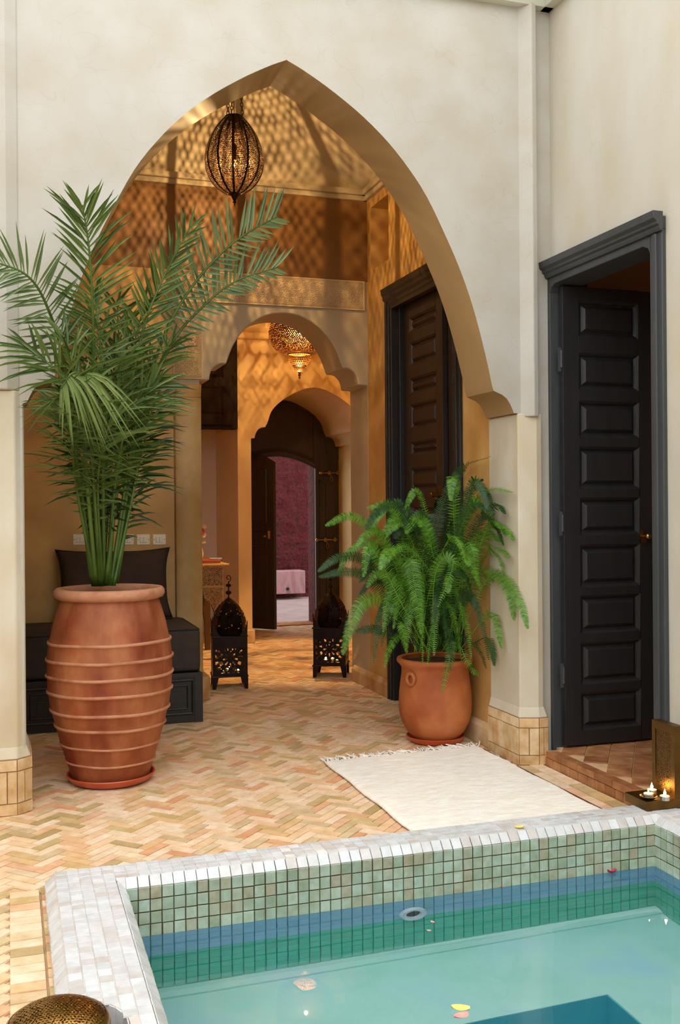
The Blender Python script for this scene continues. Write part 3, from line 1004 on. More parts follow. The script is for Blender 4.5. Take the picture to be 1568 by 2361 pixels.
# open leaf
la, lb = Vector((2.34, 10.56, .02)), Vector((2.640, 10.215, .02))
uu = (lb - la).normalized()
nn_ = Vector((uu.y, -uu.x, 0))
if nn_.y > 0:
    nn_ = -nn_
LW = (lb - la).length
lm = MB()
topc = [(LW * i / 12, 1.78 + .12 * math.cos((i / 12 - .12) * PI * .62) - .03) for i in range(13)]
pl = [(0, 0), (LW, 0)] + topc[::-1]
A = [la + uu * a + Vector((0, 0, z)) for a, z in pl]
B = [p + nn_ * .045 for p in A]
n = len(pl)
lm.add(A + B, [tuple(range(n)), tuple(range(2 * n - 1, n - 1, -1))] + [(i, (i + 1) % n, n + (i + 1) % n, n + i) for i in range(n)])
lfo = lm.build('door_leaf', OLDW, parent=d4, bevel=.003)
pm = MB()
for z0, z1 in ((.12, .78), (.86, 1.02), (1.1, 1.66)):
    pts = [la + uu * a + Vector((0, 0, z)) + nn_ * .047 for a, z in ((.06, z0), (LW - .09, z0), (LW - .09, z1), (.06, z1))]
    pm.tube(pts, .008, 6, closed=True)
pm.build('panel_moulding', OLDW, parent=lfo)
lk = la + uu * (LW - .06) + nn_ * .05
lk2 = MB().box(lk.x - .012, lk.x + .012, lk.y - .012, lk.y + .005, .96, 1.04)
lk2.tube([(lk.x - .045, lk.y - .02, .985), (lk.x - .045, lk.y + .04, .985)], .012, 8)
lk2.build('lock', BRASS, parent=lfo)
MB().box(2.2, 3.5, SY - .0, SY + .3, -.02, .012).build('threshold', STEPB, parent=d4)

# the street beyond
SW = 13.85
ex = MB()
ex.box(1.0, ox0, SY + .06, SY + .3, 0, 4.2)
ex.box(ox1, 5., SY + .06, SY + .3, 0, 4.2)
ex.box(ox0, ox1, SY + .06, SY + .3, 1.98, 4.2)
struct(ex.build('wall_street_side', MAROON))


def swall(u, v):
    x, z = 1.5 + 5. * u, -.1 + 4. * v
    d = noise.noise(Vector((x * 6, z * 6, 1))) * .03 + noise.noise(Vector((x * 22, z * 22, 4))) * .016 + abs(noise.noise(Vector((x * 48, z * 48, 9)))) * .012
    return (x, SW + d + max(0, .35 - z) * -.5, z)


struct(MB().grid(swall, 240, 190).build('wall_street', MAROON, smooth=180))
struct(MB().grid(lambda u, v: (1.5 + 5 * u, SY + .28 + 3.4 * v, .0 + .012 * noise.noise(Vector((u * 20, v * 14, 0))) + .02 * v), 60, 40).build('ground_street', PAVE, smooth=180))
bx = thing('utility_box', (3.8, SW - .1, .2), 'stained grey metal box low on the maroon street wall', 'utility box')
p0, p1 = atY(600, 1318, 13.45), atY(704, 1368, 13.45)
MB().box(p0.x, p1.x, 13.44, 13.70, p1.z, p0.z).build('box_body', BOXG, parent=bx, bevel=.01)
MB().tube([((p0.x * .4 + p1.x * .6), 13.45, p1.z + .07), ((p0.x * .4 + p1.x * .6), 13.43, p1.z + .07)], .022, 12).build('lock', pbr('lock_black', [(30, 20, 22)]), parent=bx)

# ------------------------------------------------------------------ pool
pc = thing('pool_coping', (.137, 3.5, 0), None, None)
struct(pc)
bv = .03
bo = .028
LC = Vector((.10, 2.44, 0))
NR = .165


def notch_arc(r, a0, a1, n):
    return [(LC.x + r * math.cos(a0 + (a1 - a0) * i / n), LC.y + r * math.sin(a0 + (a1 - a0) * i / n)) for i in range(n + 1)]


def coping_outline(e):
    """outer left X = COP_L - e with the round notch for the lantern"""
    xl = COP_L - e
    r = NR
    a1 = math.acos((xl - LC.x) / r)
    pts = [(xl, 1.4)]
    arc = notch_arc(r, -a1, a1, 24)
    pts += arc
    pts += [(xl, COP_B + e)]
    return pts


o_t = coping_outline(0)
inner_t = [(PIN_R + .5, COP_B), (PIN_R + .5, PIN_B + bv), (PIN_L - bv, PIN_B + bv), (PIN_L - bv, 1.4)]
cpm = MB().prism(o_t + inner_t, -.2, COP_Z - .004, 'z')
cpm.box(COP_L - bo, COP_L + .01, LC.y + NR + .01, COP_B + bo, -.1, .045)
cpm.box(COP_L - bo, PIN_R + .3, COP_B - .01, COP_B + bo, -.1, .045)
cpm.box(PIN_R + bv, PIN_R + .5, 1.4, PIN_B + bv, -.2, COP_Z - .004)
cpm.build('coping_core', pbr('coping_bed', [(214, 204, 194), (204, 190, 178)], scale=30, rough=.7), parent=pc)
ct = MB()
TS = .0385


def cop_keep(c_):
    return (c_.x - LC.x) ** 2 + (c_.y - LC.y) ** 2 > (NR + .004) ** 2


zt = COP_Z - .004
nx = int((PIN_R + .16 - (PIN_L - bv)) / TS)
nback = 4
sv = (COP_B - (PIN_B + bv)) / nback
tiles(ct, (PIN_L - bv, PIN_B + bv, zt), (1, 0, 0), (0, 1, 0), nx, nback, TS, sv)
nl = 5
su = (PIN_L - bv - COP_L) / nl
tiles(ct, (COP_L, 1.6, zt), (1, 0, 0), (0, 1, 0), nl, int((COP_B - 1.6) / TS) , su, (COP_B - 1.6) / int((COP_B - 1.6) / TS), keep=cop_keep)
tiles(ct, (PIN_R + bv, 1.9, zt), (1, 0, 0), (0, 1, 0), 5, 38, TS, (PIN_B + bv - 1.9) / 38)
# bevel rows along the water side
s2 = math.sqrt(.5)
zb = COP_Z - .03
L_ = bv / s2
nb_ = int((PIN_R - PIN_L) / TS)
tiles(ct, (PIN_L, PIN_B, zb - .002), (1, 0, 0), (0, s2, s2), nb_, 1, (PIN_R - PIN_L) / nb_, L_, n=(0, -s2, s2))
nb2 = int((PIN_B - 1.6) / TS)
tiles(ct, (PIN_L, 1.6, zb - .002), (-s2, 0, s2), (0, 1, 0), 1, nb2, L_, (PIN_B - 1.6) / nb2, n=(s2, 0, s2))
tiles(ct, (PIN_R, 1.6, zb - .002), (s2, 0, s2), (0, 1, 0), 1, nb2, L_, (PIN_B - 1.6) / nb2, n=(-s2, 0, s2))
# outer bevel and outer face on the left and the back
ya = LC.y + NR + .012
no = int((COP_B - ya) / .034)
tiles(ct, (COP_L - bo, ya, .045), (s2, 0, s2), (0, 1, 0), 1, no, bo / s2 + .012, (COP_B + bo * .5 - ya) / no, n=(-s2, 0, s2))
tiles(ct, (COP_L - bo, ya, 0), (0, 1, 0), (0, 0, 1), no, 1, (COP_B + bo - ya) / no, .045, n=(-1, 0, 0))
tiles(ct, (COP_L, COP_B + bo, .045), (1, 0, 0), (0, -s2, s2), 58, 1, TS, bo / s2 + .012, n=(0, s2, s2))
# notch tiles
arc = notch_arc(NR - .001, -1.4, 1.4, 13)
for i in range(13):
    a_, b_ = Vector(arc[i] + (0,)), Vector(arc[i + 1] + (0,))
    d_ = (b_ - a_)
    mid = (a_ + b_) / 2
    nn2 = (Vector((LC.x, LC.y, 0)) - mid).normalized()
    tiles(ct, a_, d_.normalized(), (0, 0, 1), 1, 1, d_.length, .082, n=nn2, th=.003)
for (xi, s_) in ((PIN_L, -1), (PIN_R, 1)):
    e = .0015
    P0, P1, P2, P3 = (xi, PIN_B, zb + e), (xi, PIN_B + bv, COP_Z), (xi + s_ * bv, PIN_B + bv, COP_Z), (xi + s_ * bv, PIN_B, COP_Z)
    ct.add([P0, P1, P2], [(0, 1, 2)])
    ct.add([P0, P2, P3], [(0, 1, 2)])
ct.build('coping_tiles', WTILE, parent=pc)
# basin
pf = -.545
pb_ = thing('pool_basin', (1.3, 2.5, pf), None, None)
struct(pb_)
bs = MB()
bs.box(PIN_L - .06, PIN_R + .2, PIN_B + .001, PIN_B + .1, pf - .7, zb)
bs.box(PIN_L - .06, PIN_L - .001, .9, PIN_B + .1, pf - .7, zb)
bs.box(PIN_R + .001, PIN_R + .2, .9, PIN_B + .1, pf - .7, zb)
bs.box(PIN_L - .12, PIN_R + .2, .8, .9, pf - .7, zb)
bs.build('basin_walls', GROUTD, parent=pb_)
bu = MB()
bu.box(PIN_L, PIN_R, PIN_B - .0006, PIN_B + .01, pf, WATZ - .01)
bu.box(PIN_R - .0006, PIN_R + .01, .9, PIN_B, pf, WATZ - .01)
bu.box(PIN_L - .01, PIN_L + .0006, .9, PIN_B, pf, WATZ - .01)
bu.build('underwater_grout', pbr('teal_grout', [(60, 130, 128)], rough=.9), parent=pb_)
TW = .0387
nW = int((PIN_R - PIN_L) / TW)
twx = (PIN_R - PIN_L) / nW
nY = int((PIN_B - .9) / TW)
BL = -.27
for mat_, nm, z_t, z_b in ((GTILE, 'green_tiles', zb, WATZ - .004), (BTILE, 'blue_tiles', WATZ - .004, BL), (TTILE, 'teal_tiles', BL, pf)):
    t = MB()
    gp = .003 if mat_ is GTILE else .0014
    nz = max(1, round((z_t - z_b) / TW))
    tz = (z_t - z_b) / nz
    tiles(t, (PIN_L, PIN_B, z_b), (1, 0, 0), (0, 0, 1), nW, nz, twx, tz, n=(0, -1, 0), gap=gp)
    tiles(t, (PIN_R, PIN_B, z_b), (0, -1, 0), (0, 0, 1), nY, nz, TW, tz, n=(-1, 0, 0), gap=gp)
    tiles(t, (PIN_L, PIN_B, z_b), (0, -1, 0), (0, 0, 1), nY, nz, TW, tz, n=(1, 0, 0), gap=gp)
    t.build(nm, mat_, parent=pb_)
# refracted floor points: where a pixel's ray lands on the pool floor


def under(px, py, z):
    d = ray(px, py).normalized()
    s_ = atZ(px, py, WATZ)
    hh = math.hypot(d.x, d.y)
    sn = hh / 1.333
    tn = sn / math.sqrt(1 - sn * sn)
    k_ = (WATZ - z) * tn / hh
    return Vector((s_.x + d.x * k_, s_.y + d.y * k_, z))


pa, pb2, pc2 = under(1060, 2352, pf), under(1410, 2299, pf), under(1490, 2361, pf)
hy, hx = (pa.y + pb2.y) / 2, pb2.x
fl = MB()
fl.box(PIN_L, PIN_R, hy, PIN_B, pf - .05, pf)
fl.box(hx, PIN_R, .9, hy, pf - .05, pf)
fl.box(PIN_L, PIN_L + .5, .9, hy, pf - .05, pf)
fl.build('basin_ledge', POOLF, parent=pb_)
fl = MB()
fl.box(PIN_L + .5, hx, hy - .001, hy + .004, pf - .5, pf - .004)
fl.box(hx - .004, hx + .001, .9, hy, pf - .5, pf - .004)
fl.box(PIN_L, hx, .9, hy, pf - .55, pf - .5)
fl.build('basin_well', POOLD, parent=pb_)
cv = MB()
cv.prism([(PIN_B, pf), (PIN_B - .05, pf), (PIN_B - .05, pf + .012), (PIN_B - .03, pf + .03), (PIN_B, pf + .03)], PIN_L, PIN_R, 'x')
cv.build('basin_cove', POOLF, parent=pb_)
wa = MB().box(PIN_L, PIN_R, .9, PIN_B, WATZ - .0, WATZ)
wv = MB().grid(lambda u, v: (PIN_L + (PIN_R - PIN_L) * u, .9 + (PIN_B - .9) * v, WATZ + .0004 * noise.noise(Vector((u * 14, v * 16, 0)))), 60, 60)
struct(wv.build('water', WATER, smooth=180, recalc=False))
# return jet ring
ji = atY(953, 2107, PIN_B)
jd = under(953, 2107, -.2)
# the ring lies on the wall: find the depth at which the refracted ray meets it
best = min((abs(under(953, 2107, -.12 - .002 * i).y - (PIN_B - .01)), -.12 - .002 * i) for i in range(220))
jz = best[1]
jx = under(953, 2107, jz).x
jr = MB()
prof = [(.026, 0), (.030, .012), (.046, .016), (.052, .008), (.053, 0)]
ring = MB().lathe(prof + [(.026, 0)], 32)
for i, v_ in enumerate(ring.v):
    ring.v[i] = Vector((jx + v_.x, PIN_B - .004 - v_.z, jz + v_.y * 1.0))
holem = MB().add([(jx + .0275 * math.cos(2 * PI * i / 20), PIN_B - .006, jz + .0275 * math.sin(2 * PI * i / 20)) for i in range(20)], [tuple(range(20))])
rgo = ring.build('pool_inlet', INLET, org=(jx, PIN_B, jz), smooth=40)
holem.build('inlet_opening', pbr('inlet_dark', [(26, 44, 72)], rough=.8), parent=rgo, org=(jx, PIN_B, jz))
tag(rgo, 'round white inlet fitting set in the pool wall below the waterline', 'pool fitting')

# petals
def petal(px, py, z, size, mat_, label, name='flower_petal', curl=.25, rot=0., asp=.7):
    p = atZ(px, py, z)
    m = MB()

    def fn(u, v):
        a = (u - .5) * 2
        wd = math.sin(PI * min(1, .08 + .9 * v)) ** .7 * asp
        x, y_ = a * wd * size / 2, (v - .5) * size
        zz = curl * size * (a * a * .5 + (v - .5) ** 2) + .0012
        return (p.x + x * math.cos(rot) - y_ * math.sin(rot), p.y + x * math.sin(rot) + y_ * math.cos(rot), z + zz)
    m.grid(fn, 6, 8)
    o = m.build(name, mat_, org=p, smooth=180, solid=.0006)
    return tag(o, label, 'petal', 'fallen flower petals')


petal(1197, 1909, COP_Z + .001, .036, PETY, 'yellow petal lying on the white tiled pool edge', rot=1.3)
petal(1062, 2329, WATZ, .052, PETY, 'yellow petal floating in the pool beside a pink one', rot=1.0)
petal(1064, 2346, WATZ, .046, PETP, 'pink petal floating in the pool under a yellow one', rot=1.6)
petal(1411, 2012, WATZ, .034, PETR, 'crimson petal floating by the pool wall below the candle stand', rot=1.4, curl=.5)
petal(997, 2127, WATZ, .016, PETP, 'upper of two tiny pink petals floating beside the pool inlet', rot=.4)
petal(989, 2147, WATZ, .015, PETP, 'lower of two tiny pink petals floating beside the pool inlet', rot=1.0)
petal(1156, 2046, WATZ, .012, PETR, 'tiny crimson petal at the waterline, halfway along the pool wall', rot=.2)

# ------------------------------------------------------------------ rug
rg = thing('wool_rug', (1.93, 4.4, 0), 'cream flatwoven wool rug with a knotted fringe lying beside the pool', 'rug')


def rugf(u, v):
    x = 1.505 + (2.36 - 1.505) * u + .012 * v * (u - .4) + .004 * math.sin(v * 19)
    y_ = 3.545 + (4.89 - 3.545) * v + .03 * (u - .5)
    zz = .0155 + .0022 * noise.noise(Vector((u * 9, v * 30, 0))) + .0012 * noise.noise(Vector((u * 60, v * 160, 3)))
    e = min(u, 1 - u, v, 1 - v)
    return (x, y_, zz * min(1, .45 + e * 40))


rgm = MB().grid(rugf, 110, 170)
rgm.build('rug_pile', RUGM, parent=rg, smooth=180, solid=.008)
MB().box(2.366, 2.378, 3.56, 4.86, .0, .009).build('rug_edge_strip', pbr('dark_red_strip', [(96, 34, 26)], rough=.9), parent=rg)  # thin dark red strip along the rug's right edge
fgm = MB()
for i in range(74):
    u = (i + .5) / 74
    p = Vector(rugf(u, 1))
    for s_ in range(2):
        a_ = random.uniform(-.5, .5) + PI / 2
        ln = random.uniform(.05, .085)
        pts = [p + Vector((0, 0, .004))]
        for k_ in range(1, 6):
            a_ += random.uniform(-.5, .5)
            pts.append(pts[-1] + Vector((math.cos(a_), math.sin(a_), 0)) * ln / 5 + Vector((0, 0, random.uniform(-.004, .005))))
        for q_ in pts:
            q_.z = max(.006, q_.z)
        fgm.tube(pts, .0036, 5)
for i in range(60):
    u = (i + .5) / 60
    p = Vector(rugf(u, 0))
fgm.build('fringe', RUGM, parent=rg, smooth=180)

# ------------------------------------------------------------------ palm in the ringed jar
JX, JY = .455, 4.93
pp = thing('potted_palm', (JX, JY, .02), 'tall date palm in a ringed terracotta jar by the left pier', 'potted palm')
pr_ = [(.0, .02), (.165, .02), (.172, .03), (.19, .075)]
body = [(0.176, .02), (.205, .11), (.232, .20), (.255, .285), (.274, .355), (.287, .44), (.291, .515), (.291, .59), (.284, .66), (.274, .70), (.262, .76), (.25, .80), (.236, .845), (.230, .865)]
rings = [.670, .591, .515, .439, .352, .280, .194, .111]


def br(z):
    for (r0, z0), (r1, z1) in zip(body, body[1:]):
        if z0 <= z <= z1:
            return r0 + (r1 - r0) * (z - z0) / (z1 - z0)
    return body[-1][0]


prof = [(.0001, .022), (.16, .022)]
zs_ = sorted(set([round(.024 + .841 * i / 90, 4) for i in range(91)] + rings))
for z in zs_:
    r_ = br(z)
    for zr in rings:
        d = (z - zr)
        amp = .004 if zr > .25 else .003
        r_ += amp * math.exp(-(d / .0085) ** 2)
    prof.append((r_, z))
prof += [(.236, .872), (.25, .877), (.258, .889), (.257, .905), (.248, .917), (.232, .918), (.222, .906), (.218, .88), (.216, .84), (.0001, .838)]
mj = MB().lathe(prof, 72, (JX, JY, 0))
mj.build('jar', TERRA, parent=pp, smooth=50)
for q_, zr in enumerate(rings):
    rr = br(zr)
    MB().tube([(JX + (rr + .001) * math.cos(a), JY + (rr + .001) * math.sin(a), zr + .004 * math.sin(a + 2.6 + q_ * .3) + .0012 * math.sin(5 * a + q_)) for a in [2 * PI * i / 72 for i in range(72)]],
              .0078 if zr > .25 else .006, 10, closed=True).build('ring', TERRAP, parent=pp, smooth=180)
MB().lathe([(.232, .866), (.25, .874), (.259, .888), (.258, .906), (.248, .918), (.231, .919), (.221, .907), (.217, .88), (.224, .87), (.232, .866)], 64, (JX, JY, 0)).build('rim', TERRAP, parent=pp, smooth=180)
MB().lathe([(.0001, .862), (.14, .858), (.217, .85)], 40, (JX, JY, 0)).build('soil', SOIL, parent=pp, smooth=180)
sau = MB().lathe([(.0001, .001), (.155, .001), (.185, .012), (.203, .034), (.207, .040), (.204, .044), (.197, .042), (.185, .024), (.16, .0175), (.0001, .0165)], 56, (JX, JY, 0))
tag(sau.build('plant_saucer', SAUCER, org=(JX, JY, 0), smooth=40), 'glossy red clay saucer under the tall ringed jar', 'saucer')


def frond(pts, n0=(0, -1, .2), leaf=.24, s0=.3, s1=1., cnt=34, wid=.011, ang0=60, ang1=22, droop=.05, mat_=None, r=(.012, .003), sides=(1, 1), vee=.35, ln=None, ls=(1, 1), nm='frond', parent=None, jit=.12, twist=0):
    C = sm(pts, 40)
    m = MB()
    m.tube(C, [r[0] + (r[1] - r[0]) * i / 40 for i in range(41)], 6)
    n1_ = len(m.f)
    lm_ = m
    n0 = Vector(n0).normalized()
    for sd in (1, -1):
        if not sides[0 if sd > 0 else 1]:
            continue
        for i in range(cnt):
            s = s0 + (s1 - s0) * (i + random.uniform(-.3, .3)) / cnt
            s = min(max(s, 0), .999)
            f = s * 40
            k_ = int(f)
            p = C[k_].lerp(C[min(k_ + 1, 40)], f - k_)
            t = (C[min(k_ + 1, 40)] - C[max(k_ - 1, 0)]).normalized()
            side = t.cross(n0)
            if side.length < .05:
                side = t.cross(Vector((1, 0, .1)))
            side.normalize()
            nrm = side.cross(t).normalized()
            if twist:
                R_ = Matrix.Rotation(twist * (s - .5), 3, t)
                side, nrm = R_ @ side, R_ @ nrm
            q_ = (s - s0) / (s1 - s0)
            A_ = math.radians(ang0 + (ang1 - ang0) * q_ + random.uniform(-9, 9))
            d = t * math.cos(A_) + side * sd * math.sin(A_) * math.cos(vee) + nrm * math.sin(A_) * math.sin(vee) + Vector((random.uniform(-jit, jit), random.uniform(-jit, jit), random.uniform(-jit, jit)))
            d.normalize()
            l_ = leaf * (ln(q_) if ln else (.55 + .45 * math.sin(PI * min(1, .15 + .8 * q_)))) * random.uniform(.85, 1.1) * ls[0 if sd > 0 else 1]
            wv_ = d.cross(nrm)
            wv_.normalize()
            up = wv_.cross(d)
            vs = []
            for k2, (a_, w_) in enumerate(((0, .35), (.3, 1.), (.7, .75), (1., .02))):
                c_ = p + d * (a_ * l_) + Vector((0, 0, -droop * l_ * a_ * a_ * 2))
                w2 = wid * w_ * .5
                vs += [c_ - wv_ * w2 + up * w2 * .5, c_, c_ + wv_ * w2 + up * w2 * .5]
            fs = []
            for k2 in range(3):
                o_ = k2 * 3
                fs += [(o_, o_ + 1, o_ + 4, o_ + 3), (o_ + 1, o_ + 2, o_ + 5, o_ + 4)]
            lm_.add(vs, fs)
    o_ = m.build(nm, [STALK, mat_ or PALM], parent=parent, recalc=False)
    for p_ in o_.data.polygons:
        p_.use_smooth = p_.index < n1_
        p_.material_index = 0 if p_.index < n1_ else 1
    return o_


def PXY(l, xmax=2.385):
    out = []
    for a, b_, y_ in l:
        p = atY(a, b_, y_)
        out.append(atX(a, b_, xmax) if p.x > xmax else p)
    return out


fp = dict(parent=pp)
# main visible fronds (rachis traced as points at their own depths)
frond(PXY([(228, 1350, 4.93), (214, 1120, 4.80), (214, 900, 4.60), (214, 720, 4.44), (205, 570, 4.36), (190, 472, 4.30)]), leaf=.235, s0=.36, cnt=38, ang0=62, ang1=30, n0=(.15, -1, .1), mat_=PALM, wid=.0125, droop=.06, vee=.25, ln=lambda q: .85 + .2 * math.sin(PI * min(1, q * .9)) if q < .9 else .6, **fp)
frond(PXY([(212, 1340, 4.92), (175, 1050, 4.78), (150, 850, 4.58), (112, 715, 4.40), (62, 635, 4.28), (-30, 598, 4.20)]), leaf=.235, s0=.42, cnt=31, ang0=64, ang1=40, n0=(.25, -1, .1), mat_=PALMG, wid=.0125, droop=.05, vee=.25, ln=lambda q: 1.0 - .15 * q, **fp)
frond(PXY([(262, 1345, 4.95), (315, 1000, 5.0), (372, 790, 5.0), (440, 665, 5.0), (520, 575, 5.0), (590, 525, 5.0), (640, 500, 5.0)]), leaf=.215, s0=.40, cnt=29, ang0=72, ang1=36, ls=(.62, 1.1), n0=(.1, -1, .0), mat_=PALMG, wid=.0145, droop=-.02, vee=.15, **fp)
frond(PXY([(268, 1345, 4.95), (330, 980, 5.05), (392, 800, 5.05), (470, 705, 5.05), (545, 648, 5.05), (640, 616, 5.05)]), leaf=.205, s0=.40, cnt=28, ang0=76, ang1=34, ls=(.6, 1.1), n0=(-.1, -1, -.1), mat_=PALMG, wid=.016, droop=-.02, vee=.1, **fp)
frond(PXY([(245, 1345, 4.90), (285, 1000, 4.84), (325, 780, 4.82), (370, 655, 4.80), (440, 520, 4.78)]), leaf=.19, s0=.36, cnt=30, ang0=55, ang1=26, n0=(.0, -1, .1), mat_=PALM, droop=0, wid=.0135, **fp)
# foreground frond bowing over toward the pool with hanging leaflets
bow = PXY([(222, 1350, 4.86), (200, 1100, 4.66), (192, 930, 4.46), (186, 868, 4.34), (165, 862, 4.28), (140, 895, 4.25)])
bc = sm(bow, 60)
bm_ = MB().tube(sm(bow, 40), [.011 - .008 * i / 40 for i in range(41)], 6)
n1_ = len(bm_.f)
for i in range(30):
    q_ = i / 29
    p = bc[min(59, int((.66 + .34 * q_) * 60))]
    ex, ey = 345 - 225 * q_ + random.uniform(-26, 26), 985 + 40 * math.sin(q_ * 3) + random.uniform(-45, 40)
    e_ = atY(ex, ey, 4.22 + random.uniform(-.05, .12))
    m1 = p.lerp(e_, .4) + Vector((0, 0, .05 * (1 - q_) + .012))
    cc = sm([p, m1, e_], 6)
    wd_ = (e_ - p).cross(Vector((0, 1, 0))).normalized()
    vs = []
    for k2, c_ in enumerate(cc):
        w2 = .0055 * (.5, 1, 1, .9, .7, .4, .05)[k2]
        vs += [c_ - wd_ * w2, c_ + Vector((0, .004, 0)), c_ + wd_ * w2]
    bm_.add(vs, [f for k2 in range(6) for f in ((k2 * 3, k2 * 3 + 1, k2 * 3 + 4, k2 * 3 + 3), (k2 * 3 + 1, k2 * 3 + 2, k2 * 3 + 5, k2 * 3 + 4))])
bo_ = bm_.build('frond', [STALK, PALMY], parent=pp, recalc=False)
for p_ in bo_.data.polygons:
    p_.use_smooth = p_.index < n1_
    p_.material_index = 0 if p_.index < n1_ else 1
# shorter fronds that fill the crown
for (bx_, mx1, my1, mx2, my2, tx, ty, yy, lf_) in ((215, 170, 1000, 150, 880, 60, 800, 4.30, .20), (240, 236, 1000, 235, 840, 215, 660, 4.55, .19), (250, 270, 1050, 290, 880, 335, 690, 4.88, .20),
                                        (235, 262, 1000, 275, 850, 270, 690, 5.05, .21), (225, 190, 1000, 170, 860, 140, 760, 4.36, .18), (255, 300, 1050, 335, 900, 400, 790, 4.95, .19),
                                        (230, 215, 1100, 205, 980, 180, 880, 4.40, .22), (245, 268, 1100, 300, 960, 365, 880, 4.74, .22), (238, 240, 1050, 250, 900, 300, 770, 4.76, .22),
                                        (262, 310, 1120, 330, 1000, 372, 900, 5.04, .18), (220, 178, 1130, 165, 1010, 140, 910, 4.50, .20), (236, 225, 1150, 235, 1040, 275, 900, 4.55, .22)):
    frond(PXY([(bx_, 1350, 4.93), (mx1, my1, (4.93 + yy) / 2), (mx2, my2, yy), (tx, ty, yy)]), leaf=lf_ * 1.18, s0=.25, cnt=26, ang0=60, ang1=26, n0=(random.uniform(-.7, .7), -1, random.uniform(-.1, .4)), mat_=PALM, droop=.12, wid=.0135, jit=.32,
          ln=lambda q: min(1, .3 + 3 * q) * (.55 + .6 * math.sin(PI * min(1, .1 + .85 * q))), r=(.0105, .003), **fp)
for (bx_, mx1, my1, tx, ty, yy) in ((222, 185, 1060, 165, 840, 4.95), (236, 225, 1040, 215, 800, 5.06), (250, 275, 1040, 300, 800, 5.08), (258, 305, 1080, 350, 860, 5.08),
                                    (228, 200, 1130, 165, 960, 4.90), (246, 262, 1120, 292, 930, 4.86), (262, 300, 1160, 340, 1000, 5.0), (240, 246, 1080, 252, 860, 4.92)):
    frond(PXY([(bx_, 1350, 4.94), (mx1, my1, yy), (tx, ty, yy)]), leaf=.24, s0=.26, cnt=22, ang0=64, ang1=30, n0=(random.uniform(-1, 1), -1, random.uniform(-.2, .5)), mat_=PALMD, droop=.16, wid=.0125, jit=.4,
          ln=lambda q: min(1, .35 + 2 * q) * (.5 + .6 * math.sin(PI * min(1, .15 + .8 * q))), r=(.009, .003), **fp)

# ------------------------------------------------------------------ fern in the pot
FX, FY_ = 2.222, 5.14
pf_ = thing('potted_fern', (FX, FY_, .02), 'bushy sword fern in a terracotta pot with ring lugs by the right pier', 'potted fern')
prof = [(.0001, .022), (.118, .022), (.128, .03), (.160, .065), (.186, .115), (.199, .17), (.201, .22), (.198, .28), (.190, .34), (.184, .385), (.184, .41), (.192, .425), (.206, .437), (.211, .449), (.207, .461), (.196, .465), (.182, .458), (.176, .43), (.0001, .42)]
MB().lathe(prof, 64, (FX, FY_, 0)).build('pot', TERRA2, parent=pf_, smooth=50)
MB().lathe([(.0001, .45), (.1, .445), (.178, .436)], 32, (FX, FY_, 0)).build('soil', SOIL, parent=pf_, smooth=180)
for a_ in (math.radians(205), math.radians(25)):
    cx_, cy_ = FX + .198 * math.cos(a_), FY_ + .198 * math.sin(a_)
    tv = Vector((-math.sin(a_), math.cos(a_), 0))
    m = MB().tube([Vector((cx_, cy_, .365)) + tv * .026 * math.cos(q_) + Vector((0, 0, .030 * math.sin(q_))) for q_ in [2 * PI * i / 24 for i in range(24)]], .010, 10, closed=True)
    m.build('lug', TERRA2, parent=pf_, smooth=180)
s2_ = MB().lathe([(.0001, .001), (.12, .001), (.145, .012), (.158, .03), (.161, .036), (.157, .038), (.148, .028), (.125, .0175), (.0001, .0165)], 48, (FX, FY_, 0))
tag(s2_.build('plant_saucer', SAUCER, org=(FX, FY_, 0), smooth=40), 'shallow red clay saucer under the fern pot', 'saucer')


def fern(pts, wid=.05, mat_=FERN, n0=(0, -.6, .8), cnt=30, droop=.15):
    C = [Vector((min(q.x, 2.392), q.y, q.z)) for q in sm(pts, 30)]
    m = MB()
    m.tube(C, [.0028 - .002 * i / 30 for i in range(31)], 4)
    n0 = Vector(n0).normalized()
    L = sum((C[i + 1] - C[i]).length for i in range(30))
    cnt = max(16, int(L / .0118))
    for sd in (1, -1):
        for i in range(cnt):
            s = .16 + .84 * (i + .5) / cnt
            f = min(s, .999) * 30
            k_ = int(f)
            p = C[k_].lerp(C[min(k_ + 1, 30)], f - k_)
            t = (C[min(k_ + 1, 30)] - C[max(k_ - 1, 0)]).normalized()
            side = t.cross(n0)
            if side.length < .05:
                side = t.cross(Vector((1, 0, .2)))
            side.normalize()
            nrm = side.cross(t)
            q_ = (s - .16) / .84
            l_ = wid * min(1, .5 + q_ * 2.4) * (1 - q_) ** .5 * 1.12 * random.uniform(.86, 1.08) + .003
            d = (side * sd * .95 + t * .28 + nrm * random.uniform(-.12, .2)).normalized()
            wv_ = t
            w2 = .0044
            c1 = p + d * l_ * .55 + Vector((0, 0, -droop * l_ * .25))
            c2 = p + d * l_ + Vector((0, 0, -droop * l_)) + t * .002
            m.add([p - wv_ * w2 * .55, p + wv_ * w2 * .55, c1 + wv_ * w2 * .5, c1 - wv_ * w2 * .6, c2], [(0, 1, 2, 3), (3, 2, 4)])
    return m.build('frond', mat_, parent=pf_, recalc=False)


